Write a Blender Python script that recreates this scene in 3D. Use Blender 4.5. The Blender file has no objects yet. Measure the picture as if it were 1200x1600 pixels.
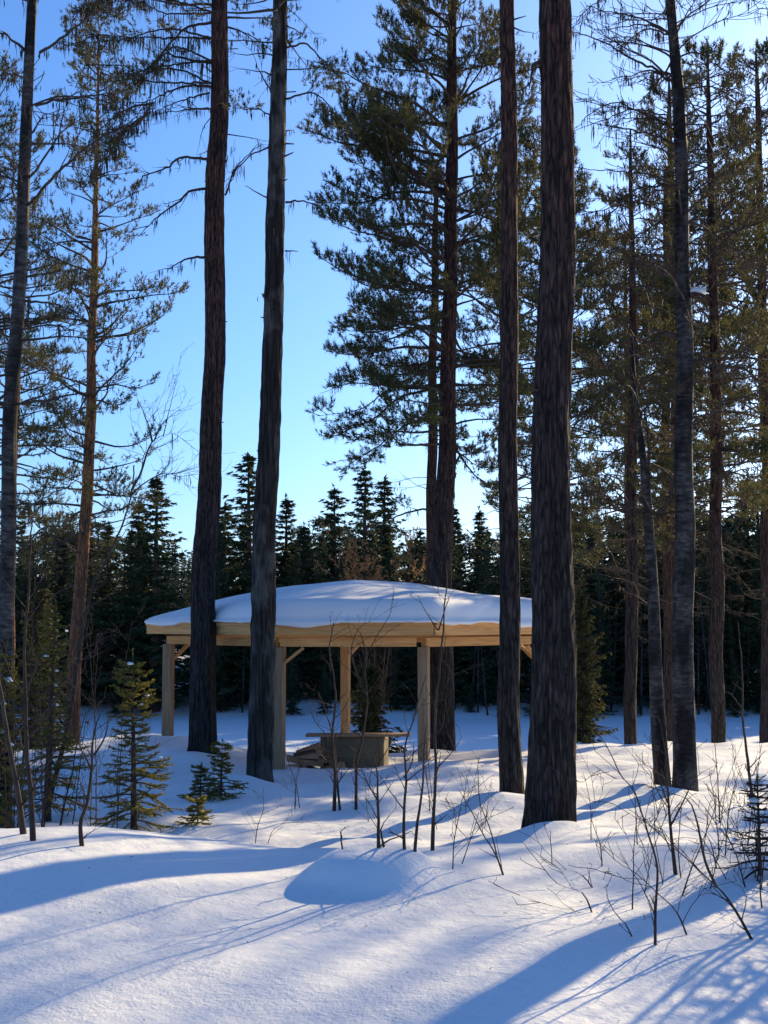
import bpy, math, random
import numpy as np

# ------------------------------------------------------------------ camera, sky, sun, exposure
scene = bpy.context.scene
col = scene.collection
F, PITCH, EYE = 2000.0, math.radians(5.0), 2.3        # focal length in photo pixels, tilt up, eye height
cam = bpy.data.cameras.new('camera')
cam.sensor_fit = 'VERTICAL'; cam.sensor_height = 36.0; cam.lens = 36.0 * F / 1600.0
cam.clip_start = 0.05; cam.clip_end = 5000
camo = bpy.data.objects.new('camera', cam); col.objects.link(camo)
camo.location = (0, 0, EYE); camo.rotation_euler = (math.pi / 2 + PITCH, 0, 0)
scene.camera = camo
SUN_AZ, SUN_EL = math.radians(34), math.radians(21)  # azimuth to the right of +Y
world = bpy.data.worlds.new('World'); scene.world = world; world.use_nodes = True
wn = world.node_tree.nodes; wl = world.node_tree.links
bg = wn['Background']
sky = wn.new('ShaderNodeTexSky'); sky.sky_type = 'NISHITA'; sky.sun_disc = False
sky.sun_elevation = SUN_EL; sky.sun_rotation = SUN_AZ
sky.altitude = 0; sky.air_density = 1.0; sky.dust_density = 1.0; sky.ozone_density = 6.0
wl.new(sky.outputs[0], bg.inputs[0]); bg.inputs[1].default_value = 0.10
sun = bpy.data.lights.new('sun', 'SUN'); sun.energy = 5.0; sun.angle = math.radians(0.53); sun.color = (1.0, 0.70, 0.31)
suno = bpy.data.objects.new('sun', sun); col.objects.link(suno)
# lamp points along -Z; sun sits towards (sin az, cos az)
suno.rotation_euler = (-(math.pi / 2 - SUN_EL), 0, -SUN_AZ)
vs = scene.view_settings
scene.display_settings.display_device = 'sRGB'
vs.view_transform = 'Standard'; vs.look = 'None'; vs.gamma = 1.0; vs.use_curve_mapping = False
vs.exposure = 0.76
vs.use_white_balance = True; vs.white_balance_temperature = 5350; vs.white_balance_tint = 10
scene.cycles.use_denoising = True
scene.cycles.max_bounces = 6; scene.cycles.transparent_max_bounces = 8
scene.cycles.diffuse_bounces = 3

# ------------------------------------------------------------------ helpers
cp, sp = math.cos(PITCH), math.sin(PITCH)
def at(px, py, Y):
    dx = (px - 600) / F; dy = (800 - py) / F
    wy = cp - sp * dy; wz = sp + cp * dy
    k = Y / wy
    return (dx * k, Y, EYE + wz * k)

def tag(o, label=None, cat=None, group=None, kind=None):
    if label: o['label'] = label
    if cat: o['category'] = cat
    if group: o['group'] = group
    if kind: o['kind'] = kind
    return o

def make_mesh(name, V, faces, mats, smooth=True, midx=None):
    """V (n,3); faces = (m,k) array, or list of such arrays"""
    me = bpy.data.meshes.new(name)
    if not isinstance(faces, list): faces = [faces]
    faces = [np.asarray(f, dtype=np.int32) for f in faces if len(f)]
    V = np.asarray(V, dtype=np.float32)
    me.vertices.add(len(V)); me.vertices.foreach_set('co', V.ravel())
    nl = sum(f.size for f in faces); npoly = sum(len(f) for f in faces)
    me.loops.add(nl); me.polygons.add(npoly)
    me.loops.foreach_set('vertex_index', np.concatenate([f.ravel() for f in faces]))
    tot = np.concatenate([np.full(len(f), f.shape[1], np.int32) for f in faces])
    start = np.concatenate([[0], np.cumsum(tot)[:-1]]).astype(np.int32)
    me.polygons.foreach_set('loop_start', start)
    me.polygons.foreach_set('loop_total', tot)
    if not isinstance(mats, (list, tuple)): mats = [mats]
    for m in mats: me.materials.append(m)
    if midx is not None: me.polygons.foreach_set('material_index', np.asarray(midx, np.int32))
    me.polygons.foreach_set('use_smooth', np.full(npoly, smooth, dtype=bool))
    me.update(calc_edges=True); me.validate()
    return me

STUFF = ('crown', 'branch_framework', 'beard_lichen', 'twig_spray', 'needle_spray', 'dry_foliage')
def link(name, data, parent=None, loc=None):
    o = bpy.data.objects.new(name, data); col.objects.link(o)
    if name in STUFF: o['kind'] = 'stuff'
    if parent is not None: o.parent = parent
    if loc is not None: o.location = loc
    return o

def empty(name, loc, label=None, cat=None, group=None):
    o = link(name, None, None, loc); o.empty_display_size = 0.2
    return tag(o, label, cat, group)

def copy_tree(o, parent=None):
    c = o.copy(); col.objects.link(c); c.parent = parent
    for ch in list(o.children): copy_tree(ch, c)
    return c

# value/gradient noise in numpy
_rs = np.random.RandomState(7)
_perm = _rs.permutation(512); _perm = np.concatenate([_perm, _perm])
_grad = _rs.uniform(0, 2 * np.pi, 512)
def noise2(x, y):
    x = np.asarray(x, float); y = np.asarray(y, float)
    xi = np.floor(x).astype(int); yi = np.floor(y).astype(int)
    xf = x - xi; yf = y - yi
    def g(ix, iy, fx, fy):
        a = _grad[_perm[(_perm[ix & 511] + iy) & 511]]
        return np.cos(a) * fx + np.sin(a) * fy
    u = xf ** 3 * (xf * (xf * 6 - 15) + 10); v = yf ** 3 * (yf * (yf * 6 - 15) + 10)
    n00 = g(xi, yi, xf, yf); n10 = g(xi + 1, yi, xf - 1, yf)
    n01 = g(xi, yi + 1, xf, yf - 1); n11 = g(xi + 1, yi + 1, xf - 1, yf - 1)
    return (n00 * (1 - u) + n10 * u) * (1 - v) + (n01 * (1 - u) + n11 * u) * v

# ------------------------------------------------------------------ materials
def new_mat(name):
    m = bpy.data.materials.new(name); m.use_nodes = True
    nt = m.node_tree; b = nt.nodes['Principled BSDF']
    b.inputs['Roughness'].default_value = 0.8
    b.inputs['Specular IOR Level'].default_value = 0.25
    return m, nt, b
def N(nt, t, **kw):
    n = nt.nodes.new(t)
    for k, v in kw.items(): setattr(n, k, v)
    return n
def ramp(nt, stops):
    r = N(nt, 'ShaderNodeValToRGB')
    els = r.color_ramp.elements
    while len(els) < len(stops): els.new(0.5)
    for e, (p, c) in zip(els, stops):
        e.position = p; e.color = (*c, 1)
    return r
def mapping(nt, scale, coord='Object'):
    tc = N(nt, 'ShaderNodeTexCoord'); mp = N(nt, 'ShaderNodeMapping')
    mp.inputs['Scale'].default_value = scale
    nt.links.new(tc.outputs[coord], mp.inputs['Vector'])
    return mp

def mat_snow(name='snow', grain=1.0):
    m, nt, b = new_mat(name); L = nt.links.new
    b.inputs['Base Color'].default_value = (0.78, 0.79, 0.81, 1)
    b.inputs['Roughness'].default_value = 0.65
    b.inputs['Specular IOR Level'].default_value = 0.2
    mp = mapping(nt, (1, 1, 1))
    n1 = N(nt, 'ShaderNodeTexNoise'); n1.inputs['Scale'].default_value = 38; n1.inputs['Detail'].default_value = 5; n1.inputs['Roughness'].default_value = 0.65
    n2 = N(nt, 'ShaderNodeTexNoise'); n2.inputs['Scale'].default_value = 7; n2.inputs['Detail'].default_value = 3
    L(mp.outputs[0], n1.inputs['Vector']); L(mp.outputs[0], n2.inputs['Vector'])
    b1 = N(nt, 'ShaderNodeBump'); b1.inputs['Strength'].default_value = 0.62 * grain; b1.inputs['Distance'].default_value = 0.012
    b2 = N(nt, 'ShaderNodeBump'); b2.inputs['Strength'].default_value = 0.5 * grain; b2.inputs['Distance'].default_value = 0.03
    n3 = N(nt, 'ShaderNodeTexNoise'); n3.inputs['Scale'].default_value = 1.1; n3.inputs['Detail'].default_value = 3; L(mp.outputs[0], n3.inputs['Vector'])
    r3 = N(nt, 'ShaderNodeMapRange'); r3.inputs['From Min'].default_value = .35; r3.inputs['From Max'].default_value = .7; r3.inputs['To Min'].default_value = .004; r3.inputs['To Max'].default_value = .017
    L(n3.outputs['Fac'], r3.inputs['Value']); L(r3.outputs[0], b1.inputs['Distance'])
    L(n1.outputs['Fac'], b1.inputs['Height']); L(n2.outputs['Fac'], b2.inputs['Height'])
    L(b2.outputs[0], b1.inputs['Normal']); L(b1.outputs[0], b.inputs['Normal'])
    return m

def mat_bark(name, low, high, z0, z1, crack, vs=(9, 9, 1.6), bump=1.0, lichen=None):
    """plated bark: furrows dark, colour changes from low to high with height"""
    m, nt, b = new_mat(name); L = nt.links.new
    mp = mapping(nt, vs)
    mpr = mapping(nt, (vs[0] * 2.2, vs[1] * 2.2, vs[2] * .7))
    nr = N(nt, 'ShaderNodeTexNoise'); nr.inputs['Scale'].default_value = 1.0; nr.inputs['Detail'].default_value = 7; nr.inputs['Roughness'].default_value = .62; nr.inputs['Distortion'].default_value = .5
    L(mpr.outputs[0], nr.inputs['Vector'])
    nw = N(nt, 'ShaderNodeTexNoise'); nw.inputs['Scale'].default_value = 0.9; nw.inputs['Detail'].default_value = 4
    L(mp.outputs[0], nw.inputs['Vector'])
    add = N(nt, 'ShaderNodeMixRGB', blend_type='ADD'); add.inputs['Fac'].default_value = 0.95
    L(mp.outputs[0], add.inputs[1]); L(nw.outputs['Color'], add.inputs[2])
    vo = N(nt, 'ShaderNodeTexVoronoi', feature='DISTANCE_TO_EDGE'); vo.inputs['Scale'].default_value = 1.7
    L(add.outputs[0], vo.inputs['Vector'])
    cr = ramp(nt, [(0.0, (0.0, 0.0, 0.0)), (0.12, (0.55, 0.55, 0.55)), (0.38, (1, 1, 1))])
    mrr = N(nt, 'ShaderNodeMapRange'); mrr.inputs['From Min'].default_value = .36; mrr.inputs['From Max'].default_value = .64; mrr.inputs['To Min'].default_value = -.13; mrr.inputs['To Max'].default_value = .24
    L(nr.outputs['Fac'], mrr.inputs['Value'])
    sm = N(nt, 'ShaderNodeMath', operation='ADD'); L(vo.outputs['Distance'], sm.inputs[0]); L(mrr.outputs[0], sm.inputs[1])
    L(sm.outputs[0], cr.inputs[0])
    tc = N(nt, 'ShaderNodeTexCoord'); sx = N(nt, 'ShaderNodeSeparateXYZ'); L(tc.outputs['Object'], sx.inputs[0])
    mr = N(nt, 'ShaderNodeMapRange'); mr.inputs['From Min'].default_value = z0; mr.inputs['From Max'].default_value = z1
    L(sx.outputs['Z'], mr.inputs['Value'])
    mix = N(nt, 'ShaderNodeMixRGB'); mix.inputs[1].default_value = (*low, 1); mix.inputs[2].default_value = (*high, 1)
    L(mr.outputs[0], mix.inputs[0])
    n3 = N(nt, 'ShaderNodeTexNoise'); n3.inputs['Scale'].default_value = 3.0; n3.inputs['Detail'].default_value = 6
    L(mp.outputs[0], n3.inputs['Vector'])
    r3 = ramp(nt, [(0.3, (0.6, 0.6, 0.62)), (0.7, (1.2, 1.18, 1.15))]); L(n3.outputs['Fac'], r3.inputs[0])
    mul = N(nt, 'ShaderNodeMixRGB', blend_type='MULTIPLY'); mul.inputs[0].default_value = 1
    L(mix.outputs[0], mul.inputs[1]); L(r3.outputs[0], mul.inputs[2])
    mc = N(nt, 'ShaderNodeMixRGB'); mc.inputs[1].default_value = (*crack, 1)
    L(cr.outputs[0], mc.inputs[0]); L(mul.outputs[0], mc.inputs[2])
    out = mc.outputs[0]
    if lichen:
        n4 = N(nt, 'ShaderNodeTexNoise'); n4.inputs['Scale'].default_value = 2.2; n4.inputs['Detail'].default_value = 5
        mp4 = mapping(nt, (1.6, 1.6, 0.8)); L(mp4.outputs[0], n4.inputs['Vector'])
        r4 = ramp(nt, [(0.5, (0, 0, 0)), (0.62, (1, 1, 1))]); L(n4.outputs['Fac'], r4.inputs[0])
        ml = N(nt, 'ShaderNodeMixRGB'); ml.inputs[2].default_value = (*lichen, 1)
        L(r4.outputs[0], ml.inputs[0]); L(out, ml.inputs[1]); out = ml.outputs[0]
    L(out, b.inputs['Base Color'])
    bm = N(nt, 'ShaderNodeBump'); bm.inputs['Strength'].default_value = 1.0 * bump; bm.inputs['Distance'].default_value = 0.045
    L(cr.outputs[0], bm.inputs['Height'])
    bm2 = N(nt, 'ShaderNodeBump'); bm2.inputs['Strength'].default_value = 0.5 * bump; bm2.inputs['Distance'].default_value = 0.012
    L(n3.outputs['Fac'], bm2.inputs['Height']); L(bm.outputs[0], bm2.inputs['Normal'])
    L(bm2.outputs[0], b.inputs['Normal'])
    b.inputs['Roughness'].default_value = 0.9
    return m

def mat_plain(name, colr, var=0.3, scale=6, rough=0.85, stretch=(1, 1, 1), bump=0.0):
    m, nt, b = new_mat(name); L = nt.links.new
    mp = mapping(nt, stretch)
    n = N(nt, 'ShaderNodeTexNoise'); n.inputs['Scale'].default_value = scale; n.inputs['Detail'].default_value = 5
    L(mp.outputs[0], n.inputs['Vector'])
    lo = tuple(c * (1 - var) for c in colr); hi = tuple(min(1, c * (1 + var)) for c in colr)
    r = ramp(nt, [(0.3, lo), (0.7, hi)]); L(n.outputs['Fac'], r.inputs[0]); L(r.outputs[0], b.inputs['Base Color'])
    b.inputs['Roughness'].default_value = rough
    if bump:
        bm = N(nt, 'ShaderNodeBump'); bm.inputs['Strength'].default_value = bump; bm.inputs['Distance'].default_value = 0.01
        L(n.outputs['Fac'], bm.inputs['Height']); L(bm.outputs[0], b.inputs['Normal'])
    return m

def mat_leaf(name, c0, c1, trans=0.35, tcol=None, scale=3.0, spec=0.25):
    m = bpy.data.materials.new(name); m.use_nodes = True
    nt = m.node_tree; nt.nodes.remove(nt.nodes['Principled BSDF']); L = nt.links.new
    mp = mapping(nt, (1, 1, 1))
    n = N(nt, 'ShaderNodeTexNoise'); n.inputs['Scale'].default_value = scale; n.inputs['Detail'].default_value = 3
    L(mp.outputs[0], n.inputs['Vector'])
    r = ramp(nt, [(0.35, c0), (0.65, c1)]); L(n.outputs['Fac'], r.inputs[0])
    d = N(nt, 'ShaderNodeBsdfPrincipled'); d.inputs['Roughness'].default_value = 0.62; d.inputs['Specular IOR Level'].default_value = spec
    L(r.outputs[0], d.inputs['Base Color'])
    t = N(nt, 'ShaderNodeBsdfTranslucent')
    if tcol: t.inputs['Color'].default_value = (*tcol, 1)
    else: L(r.outputs[0], t.inputs['Color'])
    mx = N(nt, 'ShaderNodeMixShader'); mx.inputs[0].default_value = trans
    L(d.outputs[0], mx.inputs[1]); L(t.outputs[0], mx.inputs[2])
    L(mx.outputs[0], nt.nodes['Material Output'].inputs['Surface'])
    return m

def mat_wood(name, c0, c1, rough=0.75):
    m, nt, b = new_mat(name); L = nt.links.new
    mp = mapping(nt, (1.2, 22, 22))
    oi = N(nt, 'ShaderNodeObjectInfo')
    cv = N(nt, 'ShaderNodeVectorMath', operation='ADD')
    mulr = N(nt, 'ShaderNodeMath', operation='MULTIPLY'); mulr.inputs[1].default_value = 37
    L(oi.outputs['Random'], mulr.inputs[0])
    L(mp.outputs[0], cv.inputs[0]); L(mulr.outputs[0], cv.inputs[1])
    n = N(nt, 'ShaderNodeTexNoise'); n.inputs['Scale'].default_value = 1.5; n.inputs['Detail'].default_value = 5; n.inputs['Distortion'].default_value = 0.6
    L(cv.outputs[0], n.inputs['Vector'])
    r = ramp(nt, [(0.3, c0), (0.68, c1)]); L(n.outputs['Fac'], r.inputs[0])
    hs = N(nt, 'ShaderNodeHueSaturation')
    mr = N(nt, 'ShaderNodeMapRange'); mr.inputs['To Min'].default_value = 0.8; mr.inputs['To Max'].default_value = 1.15
    L(oi.outputs['Random'], mr.inputs['Value']); L(mr.outputs[0], hs.inputs['Value'])
    L(r.outputs[0], hs.inputs['Color']); L(hs.outputs[0], b.inputs['Base Color'])
    bm = N(nt, 'ShaderNodeBump'); bm.inputs['Strength'].default_value = 0.35; bm.inputs['Distance'].default_value = 0.004
    L(n.outputs['Fac'], bm.inputs['Height']); L(bm.outputs[0], b.inputs['Normal'])
    b.inputs['Roughness'].default_value = rough
    return m

def mat_birch(name):
    m, nt, b = new_mat(name); L = nt.links.new
    mp = mapping(nt, (5, 5, 16))
    n = N(nt, 'ShaderNodeTexNoise'); n.inputs['Scale'].default_value = 1.5; n.inputs['Detail'].default_value = 10; n.inputs['Roughness'].default_value = .68
    L(mp.outputs[0], n.inputs['Vector'])
    mp2 = mapping(nt, (2.2, 2.2, 0.9))
    n2 = N(nt, 'ShaderNodeTexNoise'); n2.inputs['Scale'].default_value = 1.6; n2.inputs['Detail'].default_value = 4
    L(mp2.outputs[0], n2.inputs['Vector'])
    r = ramp(nt, [(0.40, (0.022, 0.019, 0.018)), (0.54, (0.07, 0.063, 0.058)), (0.78, (0.19, 0.175, 0.165))]); L(n.outputs['Fac'], r.inputs[0])
    r2 = ramp(nt, [(0.42, (0.05, 0.042, 0.036)), (0.58, (1, 1, 1))]); L(n2.outputs['Fac'], r2.inputs[0])
    mul = N(nt, 'ShaderNodeMixRGB', blend_type='MULTIPLY'); mul.inputs[0].default_value = 0.85
    L(r.outputs[0], mul.inputs[1]); L(r2.outputs[0], mul.inputs[2]); L(mul.outputs[0], b.inputs['Base Color'])
    bm = N(nt, 'ShaderNodeBump'); bm.inputs['Strength'].default_value = 0.7; bm.inputs['Distance'].default_value = 0.015
    L(n.outputs['Fac'], bm.inputs['Height']); L(bm.outputs[0], b.inputs['Normal'])
    return m

M = {}
M['snow'] = mat_snow('snow')
M['roof_snow'] = mat_snow('roof_snow', 0.35)
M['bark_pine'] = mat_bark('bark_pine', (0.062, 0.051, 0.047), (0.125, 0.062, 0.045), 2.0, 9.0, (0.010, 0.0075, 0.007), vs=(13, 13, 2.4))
M['bark_orange'] = mat_bark('bark_orange', (0.16, 0.08, 0.045), (0.36, 0.16, 0.065), 0.5, 5.0, (0.07, 0.035, 0.02), vs=(13, 13, 2.6), bump=0.6)
M['bark_grey'] = mat_bark('bark_grey', (0.075, 0.066, 0.058), (0.042, 0.034, 0.030), 1.0, 7.0, (0.014, 0.012, 0.011), vs=(11, 11, 0.7), lichen=(0.125, 0.115, 0.10))
M['bark_birch'] = mat_birch('bark_birch')
M['bark_twig'] = mat_plain('bark_twig', (0.055, 0.036, 0.028), 0.4, 9)
M['bark_branch'] = mat_plain('bark_branch', (0.06, 0.043, 0.034), 0.45, 7, bump=0.4)
M['needle_pine'] = mat_leaf('needle_pine', (0.032, 0.046, 0.020), (0.065, 0.076, 0.032), 0.35, (0.15, 0.135, 0.05))
M['needle_spruce'] = mat_leaf('needle_spruce', (0.085, 0.09, 0.022), (0.17, 0.165, 0.042), 0.45, (0.36, 0.32, 0.06))
M['needle_mid'] = mat_leaf('needle_mid', (0.035, 0.047, 0.018), (0.07, 0.078, 0.028), 0.3, (0.14, 0.13, 0.04))
M['needle_far'] = mat_leaf('needle_far', (0.028, 0.048, 0.025), (0.055, 0.075, 0.035), 0.2, (0.09, 0.10, 0.04), 0.4)
M['lichen'] = mat_leaf('lichen', (0.032, 0.028, 0.022), (0.065, 0.055, 0.042), 0.18, (0.07, 0.055, 0.035), spec=0.0)
M['dry_leaf'] = mat_leaf('dry_leaf', (0.13, 0.075, 0.045), (0.22, 0.14, 0.08), 0.4, (0.28, 0.17, 0.09))
M['wood_new'] = mat_wood('wood_new', (0.50, 0.245, 0.078), (0.72, 0.41, 0.15))
M['wood_grey'] = mat_wood('wood_grey', (0.20, 0.125, 0.065), (0.36, 0.235, 0.13))
M['log_side'] = mat_wood('log_side', (0.30, 0.16, 0.085), (0.50, 0.30, 0.17))
M['box_wood'] = mat_wood('box_wood', (0.115, 0.085, 0.05), (0.20, 0.15, 0.085))

# ------------------------------------------------------------------ terrain
_cy = [-60, 4, 5.4, 7, 9.2, 10.2, 11.3, 13, 16, 19, 22, 25, 27.0, 28.6, 31, 36, 42, 47, 76, 82, 100, 160, 420, 1200]
_cz = [.0, .44, .58, .66, .63, .56, .26, .07, .07, .02, -.06, -.22, -.38, -.8, -1.5, -2.5, -3.15, -3.3, -3.3, -2.5, -1.6, .8, 6, 10]
_cr = [.0, .42, .55, .61, .60, .56, .48, .24, .10, .03, -.06, -.10, -.16, -.6, -1.4, -2.5, -3.15, -3.3, -3.3, -2.5, -1.2, 1.5, 8, 14]
def cosint(y, xs, zs):
    xs = np.array(xs, float); zs = np.array(zs, float)
    i = np.clip(np.searchsorted(xs, y) - 1, 0, len(xs) - 2)
    # monotone cubic (catmull with limited tangents)
    h = np.diff(xs); d = np.diff(zs) / h
    m = np.zeros(len(xs)); m[0] = d[0]; m[-1] = d[-1]
    for k in range(1, len(xs) - 1):
        m[k] = 0 if d[k - 1] * d[k] <= 0 else 2 * d[k - 1] * d[k] / (d[k - 1] + d[k])
    t = np.clip((y - xs[i]) / h[i], 0, 1)
    return ((2*t**3-3*t**2+1)*zs[i] + (t**3-2*t**2+t)*h[i]*m[i] + (-2*t**3+3*t**2)*zs[i+1] + (t**3-t**2)*h[i]*m[i+1])
def sstep(x, a, b):
    t = np.clip((x - a) / (b - a), 0, 1); return t * t * (3 - 2 * t)
BUMPS = []   # (x, y, radius, height, power)
def ground(x, y):
    x = np.asarray(x, float); y = np.asarray(y, float)
    x, y = np.broadcast_arrays(x, y)
    zc = cosint(y, _cy, _cz); zr = cosint(y, _cy, _cr)
    w = sstep(x, 0.6, 1.9) * sstep(y, 3, 9) * (1 - sstep(y, 22, 27)) + sstep(x, 2.2, 4.5) * sstep(y, 22, 27)
    z = zc * (1 - w) + zr * w
    # the foreground bank stands higher on the left
    z = z + 0.17 * sstep(-x, 0.7, 2.4) * np.exp(-((y - 9.3) / 2.2) ** 2)
    z = z + 0.10 * sstep(-x, 2.2, 4.5) * np.exp(-((y - 24) / 2.5) ** 2)
    mid = sstep(y, 10.5, 13) * (1 - sstep(y, 29, 36))
    z = z + mid * (0.13 * noise2(x / 2.1 + 3, y / 1.7) + 0.075 * noise2(x / 0.9, y / 0.75 + 9) + 0.022 * noise2(x / 0.35 + 5, y / 0.4))
    fg = 1 - sstep(y, 11, 13)
    z = z + fg * (0.10 * noise2(x / 2.6 + 1.3, y / 2.2 + 4.1) + 0.03 * noise2(x / 0.9 + 7, y / 1.1) + 0.006 * noise2(x / 0.22, y / 0.25))
    far = sstep(y, 75, 83)
    z = z + far * (0.8 * noise2(x / 9, y / 8)) + 0.05 * noise2(x / 4, y / 5) * sstep(y, 40, 47)
    for bx, by, br, bh, bp in BUMPS:
        r2 = ((x - bx) ** 2 + (y - by) ** 2) / (br * br)
        z = z + bh * np.exp(-r2 ** (bp / 2))
    return z
def gz(x, y): return float(ground(x, y))
def hit(px, py, dmin=3.0, dmax=70.0):
    """where the sight line through a photo pixel meets the snow"""
    ys = np.linspace(dmin, dmax, 6000)
    p1 = at(px, py, 1.0)
    xs = p1[0] * ys; zs = EYE + (p1[2] - EYE) * ys
    g = ground(xs, ys)
    k = np.nonzero(zs <= g)[0]
    k = k[0] if len(k) else len(ys) - 1
    return (float(xs[k]), float(ys[k]), float(g[k]))

# snow covered hump in the foreground
BUMPS.append((-0.10, 8.35, 0.41, 0.19, 4.5)); BUMPS.append((0.22, 8.6, 0.55, 0.10, 2))

BUMPS += [(-4.15, 23.7, 1.5, .34, 2), (0.75, 20.5, .95, .17, 2), (-2.95, 21.4, .9, .12, 2), (-.5, 21.6, .9, -.10, 2)]
for _px, _d in ((855, 13.0), (800, 16.5), (317, 21.6), (407, 19.0), (689, 26.3), (1068, 17.0), (1036, 17.4), (8, 14.0), (985, 29.0), (1122, 30.5)):
    _x = at(_px, 1150, _d)[0]
    BUMPS += [(_x - .12, _d - .25, .75, .10, 2), (_x, _d, .42, -.13, 2)]
BUMPS += [(1.50, 12.62, .30, .10, 2), (1.80, 12.55, .22, .05, 2), (1.55, 16.15, .4, .08, 2), (-1.95, 18.7, .35, .07, 2)]
def build_ground():
    def lines(spec):
        out = [spec[0][0]]
        for a, b, s0, s1 in spec:
            v = a; n = 0
            while v < b - 1e-6:
                t = (v - a) / (b - a); v = v + s0 + (s1 - s0) * t; out.append(min(v, b))
        return np.unique(np.round(out, 4))
    xp = lines([(0, 3.2, .055, .06), (3.2, 9, .08, .22), (9, 40, .25, 2.5), (40, 900, 4, 80)])
    xs = np.concatenate([-xp[::-1][:-1], xp])
    ys = lines([(-60, 3.5, 8, .3), (3.5, 12.5, .055, .06), (12.5, 29, .07, .12), (29, 84, .35, 1.0), (84, 1200, 1.5, 90)])
    X, Y = np.meshgrid(xs, ys)
    Z = ground(X, Y)
    nx, ny = len(xs), len(ys)
    V = np.stack([X, Y, Z], -1).reshape(-1, 3)
    idx = np.arange(nx * ny).reshape(ny, nx)
    Fq = np.stack([idx[:-1, :-1], idx[:-1, 1:], idx[1:, 1:], idx[1:, :-1]], -1).reshape(-1, 4)
    o = link('snow_ground', make_mesh('snow_ground', V, Fq, M['snow']))
    tag(o, 'deep white snow covering the bank, the frozen river and the forest floor', kind='structure')

# ------------------------------------------------------------------ geometry from segments, tufts
def seg_mesh(S, sides):
    """S: list of (x0,y0,z0,x1,y1,z1,r0,r1) -> prisms"""
    A = np.array(S, dtype=np.float64)
    p0, p1, r0, r1 = A[:, 0:3], A[:, 3:6], A[:, 6], A[:, 7]
    d = p1 - p0; ln = np.linalg.norm(d, axis=1, keepdims=True); d = d / np.maximum(ln, 1e-9)
    ref = np.where(np.abs(d[:, 2:3]) > 0.9, np.array([[1., 0, 0]]), np.array([[0, 0, 1.]]))
    u = np.cross(d, ref); u /= np.linalg.norm(u, axis=1, keepdims=True); v = np.cross(d, u)
    a = np.arange(sides) * 2 * np.pi / sides
    c = np.cos(a)[None, :, None] * u[:, None, :] + np.sin(a)[None, :, None] * v[:, None, :]
    R0 = p0[:, None, :] + c * r0[:, None, None]; R1 = p1[:, None, :] + c * r1[:, None, None]
    V = np.concatenate([R0, R1], 1).reshape(-1, 3)
    n = len(A); base = np.arange(n)[:, None] * (2 * sides)
    k = np.arange(sides); k2 = (k + 1) % sides
    Fq = np.stack([base + k, base + k2, base + k2 + sides, base + k + sides], -1).reshape(-1, 4)
    return V, Fq

def tuft_mesh(T, n, rs, width, spread=1.0):
    """T: list of (x,y,z,dx,dy,dz,len): n needle triangles round each direction"""
    A = np.array(T, dtype=np.float64); m = len(A)
    d = A[:, 3:6]; d = d / np.maximum(np.linalg.norm(d, axis=1, keepdims=True), 1e-9)
    nd = d[:, None, :] + spread * rs.normal(0, 0.62, (m, n, 3))
    nd /= np.linalg.norm(nd, axis=2, keepdims=True)
    ln = A[:, 6][:, None, None] * rs.uniform(0.6, 1.15, (m, n, 1))
    base = A[:, None, 0:3] + d[:, None, :] * A[:, 6][:, None, None] * rs.uniform(-0.55, 0.35, (m, n, 1))
    side = np.cross(nd, rs.normal(0, 1, (m, n, 3))); side /= np.maximum(np.linalg.norm(side, axis=2, keepdims=True), 1e-9)
    w = width * 0.5
    v0 = base - side * w; v1 = base + side * w; v2 = base + nd * ln + side * w * 0.35; v3 = base + nd * ln - side * w * 0.35
    V = np.stack([v0, v1, v2], 2).reshape(-1, 3)
    return V, np.arange(len(V)).reshape(-1, 3)

def strand_mesh(Ls, rs):
    """hanging beard lichen: Ls list of (x,y,z,len)"""
    A = np.array(Ls, dtype=np.float64); m = len(A); n = 5
    p = A[:, None, 0:3] + rs.normal(0, 0.028, (m, n, 3)) * np.array([1, 1, .35])
    ln = A[:, 3][:, None] * rs.uniform(0.35, 1.0, (m, n))
    ang = rs.uniform(0, np.pi, (m, n)); w = rs.uniform(.003, .010, (m, n))
    sx = np.stack([np.cos(ang) * w, np.sin(ang) * w, np.zeros_like(w)], -1)
    dn = np.stack([rs.normal(0, .05, (m, n)) * ln, rs.normal(0, .05, (m, n)) * ln, -ln], -1)
    mid = p + dn * .5 + rs.normal(0, .008, (m, n, 3))
    V = np.stack([p - sx * .4, p + sx * .4, mid + sx, mid - sx, p + dn], 2).reshape(-1, 3)
    b = np.arange(m * n)[:, None] * 5
    Q = b + np.array([0, 1, 2, 3]); T = b + np.array([3, 2, 4])
    return V, [Q, T]

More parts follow.
